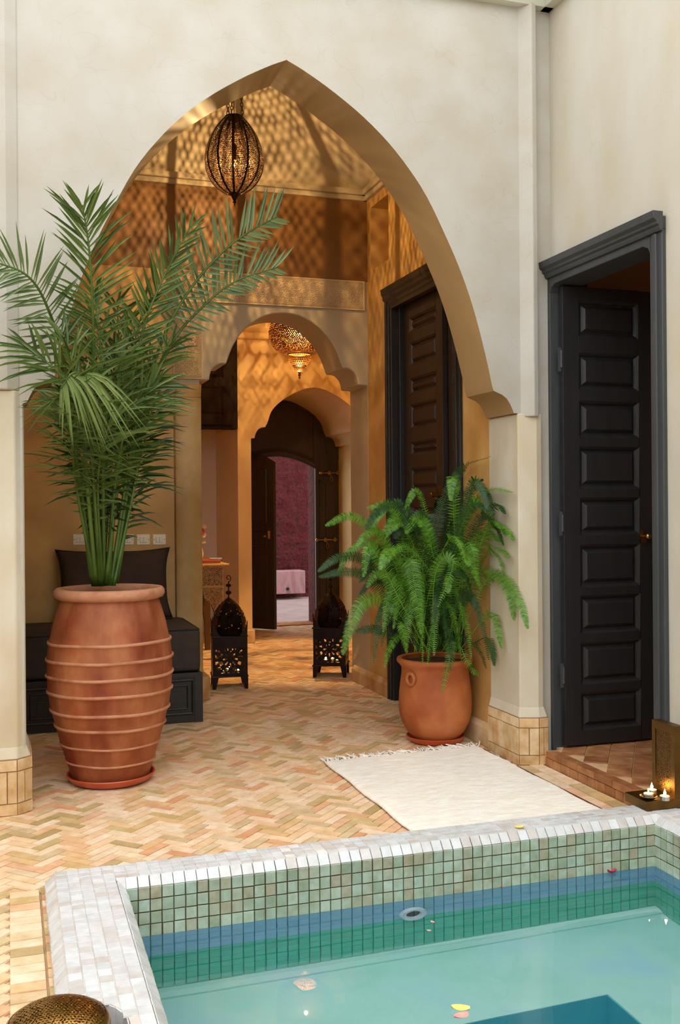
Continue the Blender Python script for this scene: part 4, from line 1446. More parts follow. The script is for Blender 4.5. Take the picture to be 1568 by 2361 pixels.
B0 = (1010, 1505)
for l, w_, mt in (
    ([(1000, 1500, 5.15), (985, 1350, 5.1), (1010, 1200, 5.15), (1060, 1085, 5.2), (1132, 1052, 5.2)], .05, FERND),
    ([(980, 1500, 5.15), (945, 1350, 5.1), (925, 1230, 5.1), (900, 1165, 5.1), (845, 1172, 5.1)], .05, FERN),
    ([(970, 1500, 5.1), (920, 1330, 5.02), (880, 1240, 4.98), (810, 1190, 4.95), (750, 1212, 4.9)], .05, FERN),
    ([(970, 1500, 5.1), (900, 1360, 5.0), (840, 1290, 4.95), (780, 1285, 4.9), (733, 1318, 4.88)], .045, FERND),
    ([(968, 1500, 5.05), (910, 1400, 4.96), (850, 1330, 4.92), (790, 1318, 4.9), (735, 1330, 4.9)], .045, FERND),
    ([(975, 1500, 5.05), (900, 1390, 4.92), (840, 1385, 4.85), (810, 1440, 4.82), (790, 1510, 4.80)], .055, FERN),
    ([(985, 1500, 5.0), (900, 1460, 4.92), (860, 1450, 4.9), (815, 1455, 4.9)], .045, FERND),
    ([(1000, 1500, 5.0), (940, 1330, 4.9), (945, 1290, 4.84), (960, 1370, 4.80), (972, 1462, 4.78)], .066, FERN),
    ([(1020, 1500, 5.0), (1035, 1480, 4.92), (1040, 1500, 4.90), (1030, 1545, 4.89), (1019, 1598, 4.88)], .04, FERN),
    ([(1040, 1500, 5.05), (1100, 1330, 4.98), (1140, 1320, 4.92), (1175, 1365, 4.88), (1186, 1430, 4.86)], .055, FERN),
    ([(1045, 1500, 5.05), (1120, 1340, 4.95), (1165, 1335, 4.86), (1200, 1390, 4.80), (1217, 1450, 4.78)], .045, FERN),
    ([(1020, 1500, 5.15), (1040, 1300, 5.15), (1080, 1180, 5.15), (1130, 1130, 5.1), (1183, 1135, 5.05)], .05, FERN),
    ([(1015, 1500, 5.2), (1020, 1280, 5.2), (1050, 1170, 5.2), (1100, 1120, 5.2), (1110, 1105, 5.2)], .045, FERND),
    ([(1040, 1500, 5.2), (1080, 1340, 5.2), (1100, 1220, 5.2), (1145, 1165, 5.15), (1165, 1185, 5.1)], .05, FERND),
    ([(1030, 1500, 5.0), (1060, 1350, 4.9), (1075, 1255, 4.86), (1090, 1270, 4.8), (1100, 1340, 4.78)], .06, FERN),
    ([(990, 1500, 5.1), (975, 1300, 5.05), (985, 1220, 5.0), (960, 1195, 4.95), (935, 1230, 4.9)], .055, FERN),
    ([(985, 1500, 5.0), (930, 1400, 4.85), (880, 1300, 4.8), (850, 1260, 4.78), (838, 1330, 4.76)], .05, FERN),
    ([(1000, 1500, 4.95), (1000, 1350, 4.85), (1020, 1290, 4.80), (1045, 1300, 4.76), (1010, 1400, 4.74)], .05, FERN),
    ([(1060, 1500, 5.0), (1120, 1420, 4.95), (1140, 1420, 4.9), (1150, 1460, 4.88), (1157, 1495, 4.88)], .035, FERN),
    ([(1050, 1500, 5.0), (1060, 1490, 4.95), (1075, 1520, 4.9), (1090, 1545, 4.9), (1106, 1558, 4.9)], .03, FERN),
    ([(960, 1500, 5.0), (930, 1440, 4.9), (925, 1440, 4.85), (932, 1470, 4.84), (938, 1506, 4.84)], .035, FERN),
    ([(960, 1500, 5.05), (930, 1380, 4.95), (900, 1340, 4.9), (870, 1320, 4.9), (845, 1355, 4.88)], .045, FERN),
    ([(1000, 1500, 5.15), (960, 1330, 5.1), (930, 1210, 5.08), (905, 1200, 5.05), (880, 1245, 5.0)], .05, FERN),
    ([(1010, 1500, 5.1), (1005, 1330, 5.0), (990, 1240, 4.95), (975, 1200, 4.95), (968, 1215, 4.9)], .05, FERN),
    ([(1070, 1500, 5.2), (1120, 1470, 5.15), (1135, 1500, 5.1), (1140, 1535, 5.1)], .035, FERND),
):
    fern(PXY(l), w_, mt, n0=(random.uniform(-.3, .1), -1, .45))
n_f = 0
while n_f < 52:
    a_, r_ = random.uniform(0, 2 * PI), math.sqrt(random.uniform(.06, 1))
    ex, ey = 985 + 215 * r_ * math.cos(a_), 1300 + 185 * r_ * math.sin(a_)
    if ey > 1400 and random.random() < .45:
        continue
    if ex > 1120 and ey < 1150:
        continue
    if ey < 1175 and 880 < ex < 1035:
        continue
    if ey < 1200 and ex < 880 and random.random() < .5:
        continue
    yy = random.uniform(4.66, 5.28) if ex < 1060 else random.uniform(4.56, 4.92)
    if ey < 1220 and ex < 1060:
        yy = random.uniform(4.95, 5.3)
    bx_, by_ = 1010 + random.uniform(-52, 52), 1503
    lift = random.uniform(20, 75)
    top = min(ey - lift, 1400)
    yb = FY_ - .05 + .13 * (yy - 5.)
    l = [(bx_, by_, yb), (bx_ + (ex - bx_) * .22, by_ + (top - by_) * .55, yb + (yy - yb) * .3), (bx_ + (ex - bx_) * .62, top + 8, yb + (yy - yb) * .7),
         (bx_ + (ex - bx_) * .86, top + lift * .25, yb + (yy - yb) * .9), (ex, ey, yy)]
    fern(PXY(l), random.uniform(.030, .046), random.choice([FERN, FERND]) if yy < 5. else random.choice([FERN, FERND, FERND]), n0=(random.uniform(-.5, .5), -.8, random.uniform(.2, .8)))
    n_f += 1

for i in range(23):        # low fronds arching over the rim
    ex, ey = random.uniform(860, 1130), random.uniform(1430, 1545)
    yy = random.uniform(4.74, 4.92)
    bx_ = 1010 + random.uniform(-55, 55)
    top = ey - random.uniform(60, 150)
    l = [(bx_, 1503, 5.06), (bx_ + (ex - bx_) * .3, (1503 + top) / 2 - 20, 5.0), (bx_ + (ex - bx_) * .66, top, 4.93), (bx_ + (ex - bx_) * .88, top + (ey - top) * .4, 4.87), (ex, ey, yy)]
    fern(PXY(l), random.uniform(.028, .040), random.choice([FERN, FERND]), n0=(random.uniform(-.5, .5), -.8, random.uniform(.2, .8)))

# ------------------------------------------------------------------ bench seat, cushion, switches
bn = thing('bench_seat', (.3, 6.45, 0), 'long dark upholstered bench against the porch wall behind the jar', 'bench')
SY0, SY1, SX1 = 6.09, 6.79, 1.105
w = MB().box(PX0 + .01, SX1, SY0, SY1, 0, .30)
w.build('bench_base', BENCHW, parent=bn, bevel=.004)
pm = MB()
for x0_, x1_ in ((.78, 1.045), (.42, .70), (.08, .34)):
    for (i_, t_) in ((0, .010), (.03, .006)):
        pts = [(x0_ + i_, SY0 - .003, .055 + i_), (x1_ - i_, SY0 - .003, .055 + i_), (x1_ - i_, SY0 - .003, .255 - i_), (x0_ + i_, SY0 - .003, .255 - i_)]
        pm.tube(pts, t_, 6, closed=True)
    pm.box(x0_ + .07, x1_ - .07, SY0 - .008, SY0 + .001, .12, .19)
pm.box(1.06, 1.108, SY0 - .006, SY0, 0, .30)
pm.box(PX0 + .01, 1.108, SY0 - .008, SY0, .275, .30)
pm.build('base_panel', BENCHW, parent=bn)


def seatf(x0_, x1_, y0_, y1_, z0_, z1_):
    m = MB().box(x0_, x1_, y0_, y1_, z0_, z1_)
    return m


MB().box(PX0 + .012, SX1 - .005, SY0 + .005, SY1 - .004, .302, .565).build('seat_cushion', CUSH, parent=bn, bevel=.03, bseg=4, smooth=60)
pi_ = MB()
for z_ in (.555, .315):
    pi_.tube([(PX0 + .03, SY0 + .012, z_), (SX1 - .018, SY0 + .012, z_), (SX1 - .012, SY0 + .03, z_), (SX1 - .012, SY1 - .03, z_)], .0055, 6)
pi_.build('piping', PIPING, parent=bn)

cs = thing('throw_cushion', (.645, 6.7, .565), 'large brown velvet cushion with black piping leaning against the wall on the bench', 'cushion')
CC = Vector((.648, 6.685, .80))
til = math.radians(14)


def cushf(sgn):
    def fn(u, v):
        a, b_ = (u - .5) * 2, (v - .5) * 2
        pin = 1 - .10 * (1 - abs(a) ** 3) * abs(b_) ** 2
        pin2 = 1 - .10 * (1 - abs(b_) ** 3) * abs(a) ** 2
        x, z = a * .365 * pin2, b_ * .235 * pin
        th = .085 * ((1 - a ** 4) * (1 - b_ ** 4)) ** .5
        y_ = sgn * th + .004 * math.sin(a * 9 + b_ * 4)
        return (CC.x + x, CC.y + y_ * math.cos(til) + z * math.sin(til), CC.z + z * math.cos(til) - y_ * math.sin(til))
    return fn


m = MB().grid(cushf(-1), 28, 24).grid(cushf(1), 28, 24)
m.build('cushion_cover', VELVET, parent=cs, smooth=180, weld=.0005)
ed = []
f_ = cushf(0)
for k_ in range(24):
    ed.append(f_(k_ / 24, 0))
for k_ in range(24):
    ed.append(f_(1, k_ / 24))
for k_ in range(24):
    ed.append(f_(1 - k_ / 24, 1))
for k_ in range(24):
    ed.append(f_(0, 1 - k_ / 24))
MB().tube(ed, .006, 6, closed=True).build('piping', PIPING, parent=cs, smooth=180)

sw0 = None
swl = [(367, 'light switch plate nearest the carved pier, above the brown cushion'), (330, 'light switch plate second from the carved pier, above the brown cushion'),
       (293, 'light switch plate half hidden by the palm stalks'), (184, 'light switch plate left of the palm stalks, alone')]
for i, (px, lb_) in enumerate(swl):
    p = atY(px, 1244, PY1)
    if sw0 is None:
        sw0 = thing('light_switch', p, lb_, 'light switch', 'row of light switches above the bench')
        m = MB().box(p.x - .043, p.x + .043, PY1 - .010, PY1 + .002, p.z - .035, p.z + .035)
        m.build('switch_plate', WHITEP, parent=sw0, bevel=.003)
        for dx in (-.012, .012):
            MB().box(p.x + dx - .011, p.x + dx + .011, PY1 - .015, PY1 - .009, p.z - .018, p.z + .018).build('rocker', WHITEP, parent=sw0, bevel=.002)
        for dx in (-.035, .035):
            MB().tube([(p.x + dx, PY1 - .012, p.z), (p.x + dx, PY1 - .008, p.z)], .003, 8).build('screw', BRASSD, parent=sw0)
        first = p
    else:
        c_ = copy_tree(sw0)
        c_.location = p
        c_['label'] = lb_

# ------------------------------------------------------------------ lamps
# egg shaped pendant
EX, EYY = 1.287, 5.9
pl = thing('pendant_lamp', (EX, EYY, 3.35), 'egg shaped pierced bronze pendant lamp hanging under the pointed arch', 'pendant lamp')
eg = [(.050, 3.600), (.078, 3.572), (.112, 3.527), (.140, 3.475), (.160, 3.42), (.172, 3.365), (.173, 3.335), (.167, 3.29), (.150, 3.245), (.124, 3.205), (.092, 3.175), (.055, 3.153), (.024, 3.142)]
eg_s = sm([(r_, 0, z) for r_, z in eg], 60)


def egp(v):
    f = min(max(v, 0), .9999) * 60
    k_ = int(f)
    p = eg_s[k_].lerp(eg_s[k_ + 1], f - k_)
    return p.x, p.z


NR_ = 12


def egg(u, v):
    r_, z = egp(v)
    a = 2 * PI * u + .26
    r_ *= 1 + .05 * (abs(math.sin((a - .26) * NR_ / 2)) - .5)
    return (EX + r_ * math.cos(a), EYY + r_ * math.sin(a), z)


m = MB().hexsheet(egg, 108, 58, hole=.66, jit=.3)
m.build('pierced_shade', LAMPM, parent=pl, weld=.0006, recalc=False)
rb = MB()
for k_ in range(NR_):
    a0 = 2 * PI * k_ / NR_ + .26
    pts = []
    vs, fs = [], []
    for i in range(41):
        r_, z = egp(i / 40)
        hw = min(.006, r_ * .24)
        r2 = r_ * .976 + .002
        for da in (-hw, hw):
            a = a0 + da / max(r_, .02)
            vs.append((EX + r2 * math.cos(a), EYY + r2 * math.sin(a), z))
            vs.append((EX + (r2 + .004) * math.cos(a), EYY + (r2 + .004) * math.sin(a), z))
    for i in range(40):
        o_ = i * 4
        fs += [(o_, o_ + 4, o_ + 5, o_ + 1), (o_ + 1, o_ + 5, o_ + 7, o_ + 3), (o_ + 3, o_ + 7, o_ + 6, o_ + 2), (o_ + 2, o_ + 6, o_ + 4, o_)]
    b = MB().add(vs, fs)
    b.build('rib', LAMPM, parent=pl)
tp = MB().tube([(EX + .05 * math.cos(a), EYY + .05 * math.sin(a), 3.602) for a in [2 * PI * i / 28 for i in range(28)]], .005, 8, closed=True)
tp.lathe([(.0001, 3.598), (.050, 3.594), (.052, 3.600), (.0001, 3.604)], 28, (EX, EYY, 0))
tp.build('top_ring', LAMPM, parent=pl, smooth=180)
MB().lathe([(.036, 3.150), (.022, 3.138), (.013, 3.118), (.007, 3.105), (.013, 3.100), (.007, 3.094), (.004, 3.085), (.001, 3.072)], 16, (EX, EYY, 0)).build('finial', LAMPM, parent=pl, smooth=50)


def chain(p0, p1, lk=.028, r_=.0028):
    p0, p1 = Vector(p0), Vector(p1)
    d = p1 - p0
    n_ = int(d.length / (lk * .78))
    m = MB()
    t = d.normalized()
    a = t.cross(Vector((0, 1, 0))).normalized()
    b_ = t.cross(a)
    for i in range(n_):
        c_ = p0 + d * ((i + .5) / n_)
        s_ = a if i % 2 else b_
        m.tube([c_ + t * (lk / 2 * math.sin(q_)) + s_ * (.008 * math.cos(q_)) for q_ in [2 * PI * k_ / 10 for k_ in range(10)]], r_, 5, closed=True)
    return m


for k_ in range(3):
    a = 2 * PI * k_ / 3 + .05
    chain((EX + .052 * math.cos(a), EYY + .052 * math.sin(a), 3.605), (EX + .012 * math.cos(a), EYY + .012 * math.sin(a), 4.40)).build('chain', BRASSD, parent=pl, smooth=180)
MB().tube([(EX, EYY, 4.56), (EX, EYY, 3.44)], .003, 6).build('cord', BRASSD, parent=pl)
MB().tube([(EX, EYY, 4.40), (EX, EYY, 4.58)], [.022, .03], 12).build('ceiling_cup', BRASSD, parent=pl)
MB().lathe([(.013, 3.44), (.014, 3.36), (.012, 3.345)], 12, (EX, EYY, 0)).build('bulb_holder', LAMPM, parent=pl, smooth=40)
MB().ball((EX, EYY, 3.318), .003, 1, 1, 2.2, 10, 8).build('bulb', BULB, parent=pl, smooth=180)

# tiered filigree lamp in the vestibule
TX, TY = 2.36, 8.3
tl = thing('hanging_lantern', (TX, TY, 2.6), 'tiered copper filigree lantern hanging beyond the lobed arch', 'hanging lantern')


def lat(prof):
    P_ = sm([(r_, 0, z) for r_, z in prof], 40)

    def fn(u, v):
        f = min(max(v, 0), .9999) * 40
        k_ = int(f)
        p = P_[k_].lerp(P_[k_ + 1], f - k_)
        a = 2 * PI * u
        return (TX + p.x * math.cos(a), TY + p.x * math.sin(a), p.z)
    return fn


big = lat([(.06, 3.02), (.15, 2.98), (.225, 2.89), (.258, 2.78), (.25, 2.70), (.215, 2.635), (.15, 2.592), (.095, 2.585)])
MB().hexsheet(big, 96, 44, hole=.29, jit=.5, squash=.65).build('lower_shade', COPPER, parent=tl, weld=.0006, recalc=False)
MB().hexsheet(lat([(.095, 2.583), (.098, 2.55), (.088, 2.52), (.07, 2.495), (.055, 2.488)]), 32, 7, hole=.84, jit=.1).build('middle_tier', COPPER, parent=tl, weld=.0006, recalc=False)
MB().hexsheet(lat([(.054, 2.487), (.05, 2.462), (.034, 2.44), (.015, 2.43)]), 20, 5, hole=.84, jit=.1).build('bottom_tier', COPPER, parent=tl, weld=.0006, recalc=False)
tr_ = MB()
for r_, z in ((.098, 2.584), (.056, 2.488), (.258, 2.775)):
    tr_.tube([(TX + r_ * math.cos(a), TY + r_ * math.sin(a), z) for a in [2 * PI * i / 36 for i in range(36)]], .005, 6, closed=True)
tr_.build('tier_ring', COPPER, parent=tl, smooth=180)
MB().lathe([(.016, 2.432), (.008, 2.42), (.013, 2.408), (.007, 2.395), (.011, 2.388), (.002, 2.376)], 14, (TX, TY, 0)).build('finial', COPPER, parent=tl, smooth=50)
chain((TX, TY, 3.02), (TX, TY, 3.33), .035).build('chain', BRASSD, parent=tl, smooth=180)
MB().tube([(TX, TY, 3.29), (TX, TY, 3.35)], [.05, .02], 14).build('ceiling_cup', BRASSD, parent=tl)
MB().lathe([(.02, 3.02), (.02, 2.83), (.014, 2.82)], 12, (TX, TY, 0)).build('bulb_holder', LAMPM, parent=tl, smooth=40)
MB().ball((TX, TY, 2.78), .013, 1, 1, 1.4, 12, 8).build('bulb', BULB2, parent=tl, smooth=180)


# floor lanterns: square pierced body with corner spikes and an eight sided dome
def rosette(u, v):
    """True where the sheet is solid"""
    x, y_ = (u - .5) * 2, (v - .45) * 2.1
    r_, a = math.hypot(x, y_), math.atan2(y_, x)
    if abs(x) > .86 or v < .1 or v > .72:
        return True
    if r_ < .16:
        return True
    k_ = math.cos(8 * a)
    if .2 < r_ < .42:
        return k_ < .45
    if .48 < r_ < .66:
        return math.cos(8 * a + PI) < .2
    if .7 < r_ < .95:
        return math.cos(16 * a + 3 * r_) < .1
    return True


HW = .122


def lantern(loc, rz):
    t = thing('floor_lantern', loc, 'x', 'lantern', 'pierced iron lanterns on the floor')
    W = HW

    def side(k_, fn):
        ca, sa = math.cos(k_ * PI / 2), math.sin(k_ * PI / 2)
        return lambda u, v: (lambda x, y_, z: Vector((x * ca - y_ * sa, x * sa + y_ * ca, z)))(*fn(u, v))
    for k_ in range(4):
        m = MB().grid(side(k_, lambda u, v: ((u - .5) * 2 * W, -W, .085 + .285 * v)), 56, 66, keep=rosette)
        m.build('side_panel', IRON, parent=t, org=(0, 0, 0), solid=.0025, recalc=False)
        m = MB()
        A_ = [Vector((-W - .004, -W - .004, 0)), Vector((-W + .035, -W - .004, .085)), Vector((-W - .004, -W - .004, .085)), Vector((-W + .022, -W - .004, 0))]
        pts = [(-W - .004, 0), (-W + .020, 0), (-W + .040, .085), (-W - .004, .085)]
        p2 = [(a, -W - .004, b_) for a, b_ in pts]
        p3 = [(-W - .004, a, b_) for a, b_ in pts]
        p2b = [(a, -W + .002, b_) for a, b_ in pts]
        p3b = [(-W + .002, a, b_) for a, b_ in pts]
        m.add(p2 + p2b, [(0, 1, 2, 3), (7, 6, 5, 4)] + [(i, (i + 1) % 4, 4 + (i + 1) % 4, 4 + i) for i in range(4)])
        m.add(p3 + p3b, [(0, 1, 2, 3), (7, 6, 5, 4)] + [(i, (i + 1) % 4, 4 + (i + 1) % 4, 4 + i) for i in range(4)])
        R_ = Matrix.Rotation(k_ * PI / 2, 3, 'Z')
        m.v = [R_ @ q_ for q_ in m.v]
        m.build('leg', IRON, parent=t, org=(0, 0, 0))
        m = MB()
        for s_ in (0, 1):
            tri = [(-W, .375), (-W + .055, .375), (-W + .03, .41), (-W + .008, .45), (-W - .004, .485)]
            if s_ == 0:
                a4 = [(a, -W, b_) for a, b_ in tri]
                b4 = [(a, -W + .003, b_) for a, b_ in tri]
            else:
                a4 = [(-W, a, b_) for a, b_ in tri]
                b4 = [(-W + .003, a, b_) for a, b_ in tri]
            m.add(a4 + b4, [(0, 1, 2, 3, 4), (9, 8, 7, 6, 5)] + [(i, (i + 1) % 5, 5 + (i + 1) % 5, 5 + i) for i in range(5)])
        m.v = [R_ @ q_ for q_ in m.v]
        m.build('corner_spike', IRON, parent=t, org=(0, 0, 0))
    m = MB()
    for z in (.372, .088):
        m.tube([(-W - .006, -W - .006, z), (W + .006, -W - .006, z), (W + .006, W + .006, z), (-W - .006, W + .006, z)], .006, 6, closed=True)
    m.box(-W, W, -W, W, .086, .089)
    m.build('band', IRON, parent=t, org=(0, 0, 0))
    dp = [(.120, .372), (.124, .42), (.121, .47), (.108, .52), (.085, .563), (.055, .60), (.025, .626), (.008, .64)]
    Pd = sm([(r_, 0, z) for r_, z in dp], 30)

    def dome(u, v):
        f = min(max(v, 0), .9999) * 30
        k2 = int(f)
        p = Pd[k2].lerp(Pd[k2 + 1], f - k2)
        a = 2 * PI * u + PI / 8
        w_ = (a % (PI / 4)) - PI / 8
        r_ = p.x * math.cos(PI / 8) / math.cos(w_) * 1.03
        return Vector((r_ * math.cos(a), r_ * math.sin(a), p.z))

    def dsolid(u, v):
        w_ = (u * 8) % 1
        if w_ < .14 or w_ > .86 or v > .82 or v < .08:
            return True
        x, y_ = (w_ - .5) * 2, ((v * 3.2) % 1 - .5) * 2
        r_, a = math.hypot(x, y_), math.atan2(y_, x)
        return not (.25 < r_ < .72 and math.cos(6 * a) > .25)
    MB().grid(dome, 192, 84, keep=dsolid).build('dome', IRON, parent=t, org=(0, 0, 0), weld=.0002, recalc=False)
    m = MB()
    m.tube([(0, 0, .63), (0, 0, .755)], .0045, 8)
    m.ball((0, 0, .676), .022, 1, 1, .72)
    m.ball((0, 0, .728), .020, 1, 1, .68)
    m.tube([(0, 0, .752), (.012, 0, .762), (.016, 0, .782), (.006, 0, .80), (-.01, 0, .796), (-.013, 0, .78), (-.003, 0, .77), (.004, 0, .776)], .0035, 6)
    m.build('finial', IRON, parent=t, org=(0, 0, 0), smooth=180)
    t.rotation_euler.z = rz
    return t


la_ = lantern((1.507, 7.215, 0), math.radians(-8))
la_['label'] = 'pierced iron lantern by the bench and the left jamb of the lobed arch'
lb_ = copy_tree(la_)
lb_.location = (2.345, 7.42, 0)
lb_.rotation_euler.z = math.radians(-24)
lb_['label'] = 'pierced iron lantern at the right jamb, half behind the fern'

# candles


def tealight(loc, label, lit=True, cup=ALU, r_=.0195, h_=.016, flame=.010, group='tealights on the candle stand'):
    loc = Vector(loc)
    t = thing('tealight', loc, label, 'candle', group)
    MB().lathe([(.0001, 0), (r_, 0), (r_, h_), (r_ - .001, h_), (r_ - .001, h_ * .4)], 24, loc).build('cup', cup, parent=t, smooth=40)
    w_ = MB().lathe([(.0001, .002), (r_ - .0012, .002), (r_ - .0012, h_ * .86), (.0001, h_ * .84)], 24, loc).build('wax', WAX, parent=t, smooth=40)
    MB().tube([loc + Vector((0, 0, h_ * .8)), loc + Vector((.001, 0, h_ + .006))], .0008, 5).build('wick', PIPING, parent=w_)
    if lit:
        pf2 = [(.0005, 0), (.6 * flame * .5, .25 * flame), (.5 * flame, .6 * flame), (.42 * flame, flame), (.22 * flame, 1.6 * flame), (.0003, 2.3 * flame)]
        MB().lathe(pf2, 12, loc + Vector((0, 0, h_ + .002))).build('flame', FLAME, parent=t, smooth=180)
    return t


for t_, pts in ((la_, ((-.055, -.03), (.06, -.035), (0, .055))), (lb_, ((-.04, -.02), (.055, -.02), (0, .05)))):
    for i, (dx, dy) in enumerate(pts):
        R_ = Matrix.Rotation(t_.rotation_euler.z, 3, 'Z')
        p = Vector(t_.location) + R_ @ Vector((dx, dy, .0905))
        nm = 'in the lantern by the bench' if t_ is la_ else 'in the lantern behind the fern'
        wh = ('toward its left front corner', 'toward its right front corner', 'at its back')[i]
        tealight(p, 'lit tealight %s, %s' % (nm, wh), flame=.012, h_=.03, group='candles in the floor lanterns')

# candle stand by the right wall
BF, BK = atZ(1490, 1872, COP_Z), atZ(1440, 1845, COP_Z)
SX0, SYa, SYb = (BF.x + BK.x) / 2, BF.y + .003, BK.y - .01
cst = thing('candle_stand', (SX0 + .1, (SYa + SYb) / 2, COP_Z), 'bronze candle stand with pierced upright screen on the pool corner', 'candle stand')
ST = COP_Z + .037
MB().box(SX0, 2.592, SYa, SYb, COP_Z + .0005, ST).build('stand_base', BRASSD, parent=cst, bevel=.002)
pxn = atY(1556, 1845, SYa + .0)
PNX = atZ(1505, 1836, ST).x
PNX = 2.515
py1 = min(SYb - .002, atX(1504, 1760, PNX).y)
ptop = atX(1553, 1674, PNX).z
scr = MB()
u0, u1 = SYa + .001, py1


def scf(u, v):
    return (PNX, u1 + (u0 - u1) * u, ST + (ptop - ST) * v)


MB().hexsheet(lambda u, v: scf(.13 + u * .74, .05 + v * .86), 13, 32, hole=.62, jit=.55, squash=.55).build('pierced_screen', BRASSD, parent=cst, solid=.002, weld=.0003, recalc=False)
scr.box(PNX - .004, PNX + .035, u0, u0 + .022, ST, ptop)
scr.box(PNX - .004, PNX + .035, u1 - .022, u1, ST, ptop)
scr.box(PNX - .004, PNX + .035, u0 + .022, u1 - .022, ptop - .032, ptop)
scr.box(PNX - .004, PNX + .035, u0 + .022, u1 - .022, ST, ST + .018)
scr.build('screen_frame', BRASSD, parent=cst)
for px, py, lb2, lt, dz in ((1503, 1829, 'lit tealight at the back of the bronze candle stand', True, 0), (1533, 1844, 'lit tealight at the front of the bronze candle stand', True, 0), (1495, 1838, 'tealight sitting in the small dish on the candle stand', True, .006)):
    p = atZ(px, py, ST + dz)
    p.x = min(p.x, PNX - .03)
    tealight(p, lb2, lt, flame=.011 if dz == 0 else .005)
    if dz:
        dm = MB().lathe([(.0001, .001), (.018, .001), (.03, .006), (.0345, .012), (.0335, .013), (.028, .0075), (.016, .004), (.0001, .004)], 28, (p.x, p.y, ST))
        tag(dm.build('candle_dish', BRASSD, org=(p.x, p.y, ST), smooth=40), 'small dark metal dish holding a tealight on the stand', 'dish')

# brass lantern in the round notch of the coping
bl_ = thing('brass_lantern', (LC.x, LC.y, 0), 'squat pierced brass lantern with a domed lid beside the pool corner', 'lantern')
MB().lathe([(.07, 0), (.085, .004), (.1, .03), (.112, .066), (.117, .092)], 48, (LC.x, LC.y, 0)).build('bowl', BRASSD, parent=bl_, smooth=180)


z0l, dhl = .098, .050


def lid(u, v):
    r_ = .119 * math.cos(v * PI / 2 * .97)
    z = z0l + dhl * math.sin(v * PI / 2)
    a = 2 * PI * u
    return (LC.x + r_ * math.cos(a), LC.y + r_ * math.sin(a), z)


def lid2(u, v):
    s_ = 1 - math.sqrt(max(0, 1 - v * .985))
    return lid(u, s_)


lm2 = MB()
R_ = .117
nn3 = 36
gx = lambda u, v: (lambda x, y_: Vector((LC.x + x, LC.y + y_, z0l + dhl * math.sqrt(max(0, 1 - (x * x + y_ * y_) / (R_ * R_)))) ))((u - .5) * 2 * R_, (v - .5) * 2 * R_)
tmp = MB()
full = MB().hexsheet(gx, 27, 31, hole=.84, jit=.35, squash=.5)
keepf = [f for f in full.f if all((full.v[i].x - LC.x) ** 2 + (full.v[i].y - LC.y) ** 2 < (R_ * .97) ** 2 for i in f)]
full.f = keepf
used = sorted({i for f in keepf for i in f})
rem = {i: n for n, i in enumerate(used)}
full.v = [full.v[i] for i in used]
full.f = [tuple(rem[i] for i in f) for f in keepf]
full.build('pierced_lid', BRASS, parent=bl_, solid=.0015, weld=.0003, recalc=False)
MB().lathe([(.1195, .090), (.1205, .099), (.118, .109), (.1145, .114), (.110, .118), (.1095, .117), (.1135, .113), (.1165, .108), (.1185, .099)], 56, (LC.x, LC.y, 0)).build('rim', BRASS, parent=bl_, smooth=60)
tealight((LC.x - .02, LC.y + .03, .01), 'lit candle glimmering inside the squat brass lantern', group=None, flame=.02, h_=.03)

# ------------------------------------------------------------------ console table with flowers
CY0, CY1, CT = 8.50, 9.15, .815
p1_ = atY(527, 1297, CY0 - .02)
q1_ = atY(515, 1350, CY0)
CX1, CXL = q1_.x, .95
ct_ = thing('console_table', (1.4, 8.8, 0), 'carved inlaid console table beyond the left jamb of the lobed arch', 'console table')
m = MB().box(CXL, p1_.x, CY0 - .03, CY1 + .02, CT - .03, CT)
m.build('table_top', INLAY, parent=ct_, bevel=.008)
rp = MB()
for i in range(60):
    x = p1_.x - .012 * i - .006
    if x > CXL:
        rp.tube([(x - .006, CY0 - .032, CT - .030), (x + .006, CY0 - .034, CT - .001)], .0052, 6)
rp.build('rope_edge', INLAY, parent=ct_, smooth=180)
zap = atY(500, 1352, CY0).z
MB().box(CXL + .02, CX1, CY0 + .001, CY1, zap, CT - .03).build('apron', INLAYD, parent=ct_)


def carvedsheet(x0_, x1_, z0_, z1_, y_, keep=None):
    m = MB()
    nu, nv = max(4, int((x1_ - x0_) / .004)), max(4, int((z1_ - z0_) / .004))

    def k_(u, v):
        x, z = x0_ + (x1_ - x0_) * u, z0_ + (z1_ - z0_) * v
        d = min(x - x0_, x1_ - x, z - z0_, z1_ - z)
        return (d < .009 or arabesque(x * .9, z * .9) > .5) and (keep is None or keep(x, z))
    return m.grid(lambda u, v: (x0_ + (x1_ - x0_) * u, y_, z0_ + (z1_ - z0_) * v), nu, nv, keep=k_)


carvedsheet(CXL + .02, CX1, zap, CT - .03, CY0 - .004).build('apron_carving', INLAY, parent=ct_, solid=.006, recalc=False)
for sx in (CX1, CXL + .25):
    for sy in (CY0, CY1 - .06):
        s_ = 1 if sx == CX1 else -1
        prof2 = [(0, 0), (-.045, 0), (-.05, .25), (-.07, .38), (-.10, .46), (-.16, .52), (-.20, zap), (0, zap)]
        m = MB().prism([(sx + a, z) for a, z in prof2], sy + .002, sy + .05, 'y')
        lg = m.build('leg', INLAYD, parent=ct_)
        if sy == CY0:
            def kp(x, z, sx=sx):
                for (a0, z0), (a1, z1) in zip(prof2[1:-1], prof2[2:-1]):
                    if z0 <= z <= z1 and z1 > z0:
                        return x > sx + a0 + (a1 - a0) * (z - z0) / (z1 - z0)
                return False
            carvedsheet(sx - .2, sx, 0, zap, sy - .003, kp).build('leg_carving', INLAY, parent=lg, solid=.006, recalc=False)
bk = MB().box(1.0, atY(510, 1290, CY0).x, CY0 + .02, CY0 + .42, CT + .001, CT + .028)
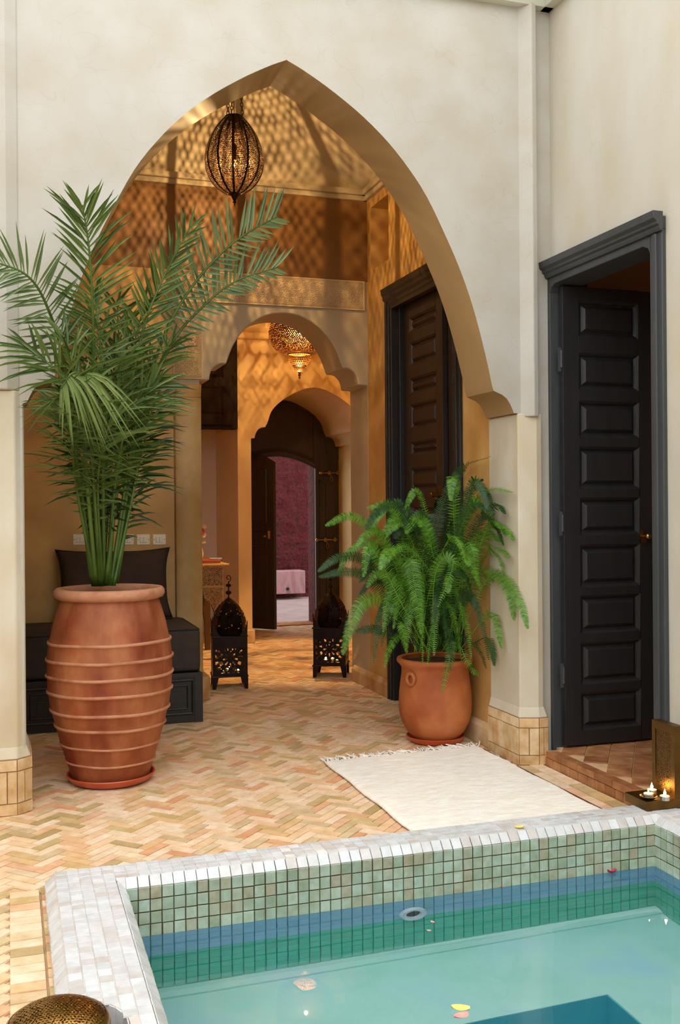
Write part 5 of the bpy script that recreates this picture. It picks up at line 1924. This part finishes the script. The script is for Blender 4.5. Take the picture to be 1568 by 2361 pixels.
tag(bk.build('guest_book', REDB, org=(1.3, CY0 + .2, CT), bevel=.004), 'dark red leather guest book lying on the carved console table', 'book')
e_ = atY(497, 1285, CY0 + .12)
pn = MB().box(e_.x - .055, e_.x + .055, CY0 + .10, CY0 + .14, CT + .029, CT + .042)
tag(pn.build('pen_case', SILV, org=(e_.x, CY0 + .1, CT + .03), bevel=.005), 'slim pale blue pen case lying on the red guest book', 'pen case')
vx = atY(459, 1270, CY0 + .3)
fv = thing('flower_vase', (vx.x, CY0 + .3, CT + .029), 'small vase of crimson and cream flowers on the console table', 'vase of flowers')
MB().lathe([(.0001, 0), (.03, 0), (.04, .04), (.03, .09), (.018, .12), (.022, .135)], 20, (vx.x, CY0 + .3, CT + .029)).build('vase', pbr('white_ceramic', [(226, 222, 214)], rough=.2), parent=fv, smooth=60)
vt = Vector((vx.x, CY0 + .3, CT + .16))
for px, py, rr, mt in ((463, 1226, .035, PETR), (469, 1233, .026, PETW), (471, 1214, .018, PETW), (461, 1246, .022, PETW), (465, 1251, .014, PETY), (471.5, 1250, .012, PETW), (455, 1222, .03, PETR)):
    c_ = atY(px, py, CY0 + .28)
    MB().tube(sm([vt, vt.lerp(c_, .5) + Vector((0, .01, .02)), c_ + Vector((0, .012, 0))], 8), .003, 5).build('stem', FLSTEM, parent=fv)
    m = MB()
    for k_ in range(11):
        a = 2 * PI * k_ / 11
        d = Vector((math.cos(a), -.25, math.sin(a)))
        t_ = Vector((-math.sin(a), 0, math.cos(a))) * rr * .3
        m.add([c_ + d * rr * .15 - t_ * .5, c_ + d * rr * .15 + t_ * .5, c_ + d * rr * .8 + t_, c_ + d * rr, c_ + d * rr * .8 - t_], [(0, 1, 2, 3, 4)])
    bl2 = m.build('blossom', mt, parent=fv)
    MB().ball(c_ + Vector((0, -.006, 0)), rr * .3, 1, .6, 1, 10, 6).build('blossom_centre', FLC if mt is PETW else mt, parent=bl2, smooth=180)

# ------------------------------------------------------------------ world, camera, view
W_ = bpy.data.worlds.new('sky')
scene.world = W_
W_.use_nodes = True
bg = W_.node_tree.nodes['Background']
bg.inputs['Color'].default_value = (.96, .985, 1.0, 1)
bg.inputs['Strength'].default_value = 1.0

cam = bpy.data.cameras.new('camera')
co = bpy.data.objects.new('camera', cam)
col.objects.link(co)
cam.sensor_fit = 'VERTICAL'
cam.sensor_height = 36.
cam.lens = F / 2361. * 36.
cam.shift_y = -(1180.5 - HY) / 2361.
cam.clip_start = .05
DN = Vector((0, 0, -1))
xa = RT * math.cos(ROLL) + DN * math.sin(ROLL)
ya_ = RT * math.sin(ROLL) - DN * math.cos(ROLL)
za = -FW
Mx = Matrix((xa, ya_, za)).transposed().to_4x4()
Mx.translation = Vector((0, 0, EYE))
co.matrix_world = Mx
scene.camera = co

vs_ = scene.view_settings
vs_.view_transform = 'Standard'
vs_.look = 'None'
vs_.gamma = 1
vs_.use_curve_mapping = False
vs_.exposure = 1.57
cy = scene.cycles
cy.max_bounces = 9
cy.diffuse_bounces = 4
cy.use_adaptive_sampling = True
cy.adaptive_threshold = .02
cy.glossy_bounces = 4
cy.transmission_bounces = 6
cy.transparent_max_bounces = 8
cy.sample_clamp_indirect = 6
cy.caustics_reflective = False
cy.caustics_refractive = True
cy.use_denoising = True
